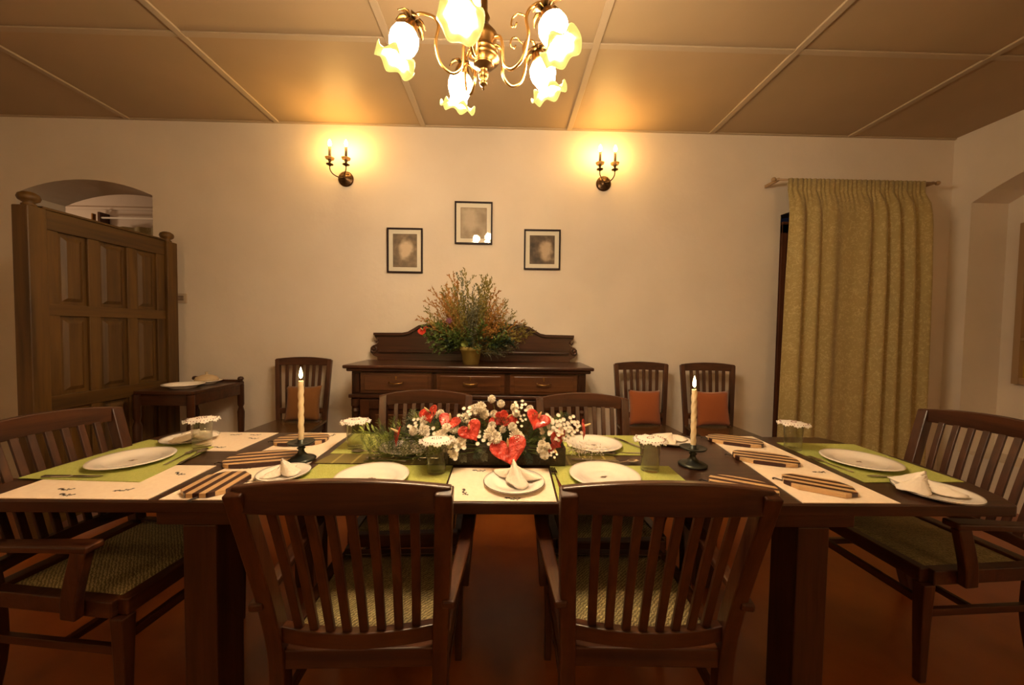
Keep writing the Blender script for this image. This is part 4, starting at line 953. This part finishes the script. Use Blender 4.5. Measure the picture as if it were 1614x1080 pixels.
# white blooms
def bloom_mesh(seed, kind):
    rg = random.Random(seed); b = BM()
    if kind == 'pompon':
        N = 95
        sphere(b, (0, 0, 0), .009, 8, 6)
        for i in range(N):
            zz = 1 - 1.6 * i / N; r = math.sqrt(max(0, 1 - zz * zz)); a = i * 2.39996; d = Vector((r * math.cos(a), r * math.sin(a), zz)).normalized(); s = d.cross(Vector((0, 0, 1)) if abs(d.z) < .9 else Vector((1, 0, 0))).normalized(); u = d.cross(s)
            p = d * .008; L = .0145 * rg.uniform(.75, 1.2); w1 = .0032; tw = rg.uniform(-.6, .6); s2 = s * math.cos(tw) + u * math.sin(tw)
            q = [p - s2 * .001, p + d * L * .55 - s2 * w1, p + d * L * .95 - s2 * w1 * .5 + u * .003, p + d * L * .95 + s2 * w1 * .5 + u * .003, p + d * L * .55 + s2 * w1, p + s2 * .001]
            b.faces.new([b.verts.new(v) for v in q])
    else:     # spray of small daisies
        for c in range(9):
            a = c * 2.4 + seed; R = .021 * math.sqrt(c / 2.2); ctr = Vector((R * math.cos(a), R * math.sin(a), .012 - R * R * 12 + rg.uniform(-.003, .003)))
            for k in range(10):
                q = 2 * PI * k / 10; d = Vector((math.cos(q), math.sin(q), .25)); s = Vector((-math.sin(q), math.cos(q), 0)); b.faces.new([b.verts.new(v) for v in (ctr, ctr + d * .005 - s * .0022, ctr + d * .0095, ctr + d * .005 + s * .0022)])
    return b
mums = []
for k in range(4):
    b = bloom_mesh(k, 'pompon' if k < 2 else 'daisy'); me = bpy.data.meshes.new('chrysanthemum'); b.to_mesh(me); b.free(); me.materials.append(M_mum); mums.append(me)
cm = BM()
WB = [(-.055, 1.56, 1.030, .8), (-.125, 1.55, .985, 1.15), (-.10, 1.53, 1.000, 1.1), (-.150, 1.53, .975, 1.1), (-.165, 1.52, .955, 1.0), (-.085, 1.54, .968, 1.0), (-.015, 1.56, 1.010, .8), (.045, 1.56, .995, .85), (.075, 1.54, 1.002, .9), (.110, 1.55, .990, .8), (.05, 1.54, .975, .8), (-.045, 1.56, .965, .8),
      (-.335, 1.52, .945, .9), (-.365, 1.51, .930, 1.0), (-.375, 1.50, .905, .9), (-.295, 1.54, .962, .8), (-.27, 1.54, .972, .7), (-.325, 1.47, .915, 1.1), (-.300, 1.46, .895, 1.1), (-.255, 1.47, .895, 1.15), (-.235, 1.48, .925, .9), (-.205, 1.49, .918, 1.0), (-.215, 1.45, .875, 1.2), (-.19, 1.44, .855, 1.2), (-.175, 1.46, .87, 1.1), (-.20, 1.44, .83, .9),
      (-.055, 1.47, .905, 1.25), (-.035, 1.46, .890, 1.25), (-.075, 1.47, .885, 1.1), (-.05, 1.50, .93, .8), (.05, 1.49, .890, 1.3), (.065, 1.48, .878, 1.1), (.035, 1.50, .925, .9), (.070, 1.54, .945, .8), (-.005, 1.50, .915, .7), (-.125, 1.52, .935, .9),
      (.185, 1.53, .935, 1.2), (.205, 1.51, .915, 1.2), (.235, 1.53, .935, 1.2), (.255, 1.51, .912, 1.1), (.225, 1.50, .90, 1.1), (.285, 1.53, .935, 1.1), (.305, 1.52, .915, 1.0), (.265, 1.50, .885, 1.0), (.19, 1.52, .895, 1.0),
      (.155, 1.455, .868, .8), (.150, 1.45, .848, .8), (.165, 1.445, .828, .9), (.190, 1.445, .832, .7), (.175, 1.455, .86, .7)]
mums_extra = []
for i, (x, y, z, s) in enumerate(WB):
    p = loc(x, y, z); k = 2 + i % 2 if 36 <= i < 45 or i % 5 == 3 else i % 2
    o = bpy.data.objects.new('chrysanthemum', mums[k]); C.objects.link(o); o.parent = t; o.location = p
    d = Vector((p.x * .8, -.7 + p.y, .75)).normalized(); o.rotation_euler = d.to_track_quat('Z', 'Y').to_euler(); o.scale = (s * 1.0,) * 3
    P = [p - d * .01, p * .6 + Vector((0, 0, .02)), Vector((p.x * .55, 0, .07))]; tube(cm, P, .0016, 4)
obj('bloom_stems', cm, M_leafg, t)
# greenery
def fern_mesh(L, seed, n=15):
    rg = random.Random(seed); b = BM(); P = [Vector((rg.uniform(-.002, .002), .10 * L * (i / 8) ** 2 * 1.5, L * i / 8)) for i in range(9)]; tube(b, P, .0008, 4)
    for i in range(n):
        f = .10 + .90 * i / n; k = min(7, int(f * 8)); p = P[k].lerp(P[k + 1], f * 8 - k); W_ = L * .30 * (1 - f) ** .5 + .006
        for s in (-1, 1):
            d = Vector((s, rg.uniform(-.5, .5), .55)).normalized(); m = 5
            tube(b, [p, p + d * W_], .0004, 3)
            for q in range(m):
                c = p + d * W_ * (q + 1) / m
                for e in (-1, 1):
                    dd = (d * .45 + Vector((rg.uniform(-.4, .4), e * .7, .6))).normalized(); wv = dd.cross(Vector((0, 1, .3))).normalized() * .0009
                    b.faces.new([b.verts.new(v) for v in (c, c + dd * .006 + wv, c + dd * .010, c + dd * .006 - wv)])
    return b
ferns = []
for k, m in enumerate((M_leafg, M_leafd, M_leafl, M_sprays)):
    b = fern_mesh(.14, k); me = bpy.data.meshes.new('fern_frond'); b.to_mesh(me); b.free(); me.materials.append(m); ferns.append(me)
rg = random.Random(21)
def frond(k, base, tip, s=None):
    base, tip = Vector(base), Vector(tip); d = tip - base; o = bpy.data.objects.new('fern_frond', ferns[k]); C.objects.link(o); o.parent = t; o.location = base
    o.rotation_euler = d.to_track_quat('Z', 'Y').to_euler(); L = d.length / .14; o.scale = (L * .9, L * .9, L)
for k in range(64):
    x = -.25 - .33 * (k / 64) ** .9 + rg.uniform(-.02, .02); y = rg.uniform(-.07, .11); z0 = rg.uniform(.006, .04)
    frond(rg.choice([0, 0, 2, 2, 3, 1]), (x, y, z0), (x - rg.uniform(-.02, .08), y + rg.uniform(-.03, .02), z0 + rg.uniform(.07, .16) * (1 if x > -.5 else .75)))
b = BM()
for y in (-.05, .0, .05, .09): tube(b, smooth_path([(-.22, y * .6, .070), (-.30, y, .045), (-.42, y, .012), (-.60, y * 1.1, .008)], 4, 2), .0018, 5)
obj('trailing_stems', b, M_leafg, t)
for (x, z, k) in ((-.60, .055, 0), (-.46, .145, 3), (-.42, .16, 2), (-.40, .165, 3), (-.66, .05, 2), (-.44, .14, 1)):
    frond(k, (-.22, rg.uniform(-.03, .03), .075), (x, rg.uniform(-.02, .10) - .0, z))
for i in range(52):
    x = rg.uniform(-.36, .31); frond(rg.choice([0, 0, 1, 1]), (x * .6, rg.uniform(-.05, .05), .07), (x, rg.uniform(-.11, .08), rg.uniform(.08, .20)))
for i in range(14):
    x = rg.uniform(-.22, .15); frond(rg.choice([1, 1, 0, 3]), (x, -.05, .078), (x + rg.uniform(-.03, .03), -.115, rg.uniform(.02, .07)))
b = BM(); rg2 = random.Random(4)
for (cx, cy, cz, n_, sx_) in ((-.42, -.02, .055, 190, .07), (-.36, -.06, .06, 90, .04), (.30, .0, .05, 120, .07), (.37, .03, .035, 90, .06), (-.55, .03, .04, 60, .06)):
    for i in range(n_):
        p = Vector((cx + rg2.gauss(0, sx_ * .6), cy + rg2.gauss(0, .02), max(.006, cz + rg2.gauss(0, .015)))); r = .0028
        v = [b.verts.new(p + Vector(q) * r) for q in ((1, 0, 0), (0, 1, 0), (-1, 0, 0), (0, -1, 0), (0, 0, 1), (0, 0, -1))]
        for a, c, d in ((0, 1, 4), (1, 2, 4), (2, 3, 4), (3, 0, 4), (1, 0, 5), (2, 1, 5), (3, 2, 5), (0, 3, 5)): b.faces.new((v[a], v[c], v[d]))
o = obj('filler_blossom', b, M_mum, t); o['kind'] = 'stuff'
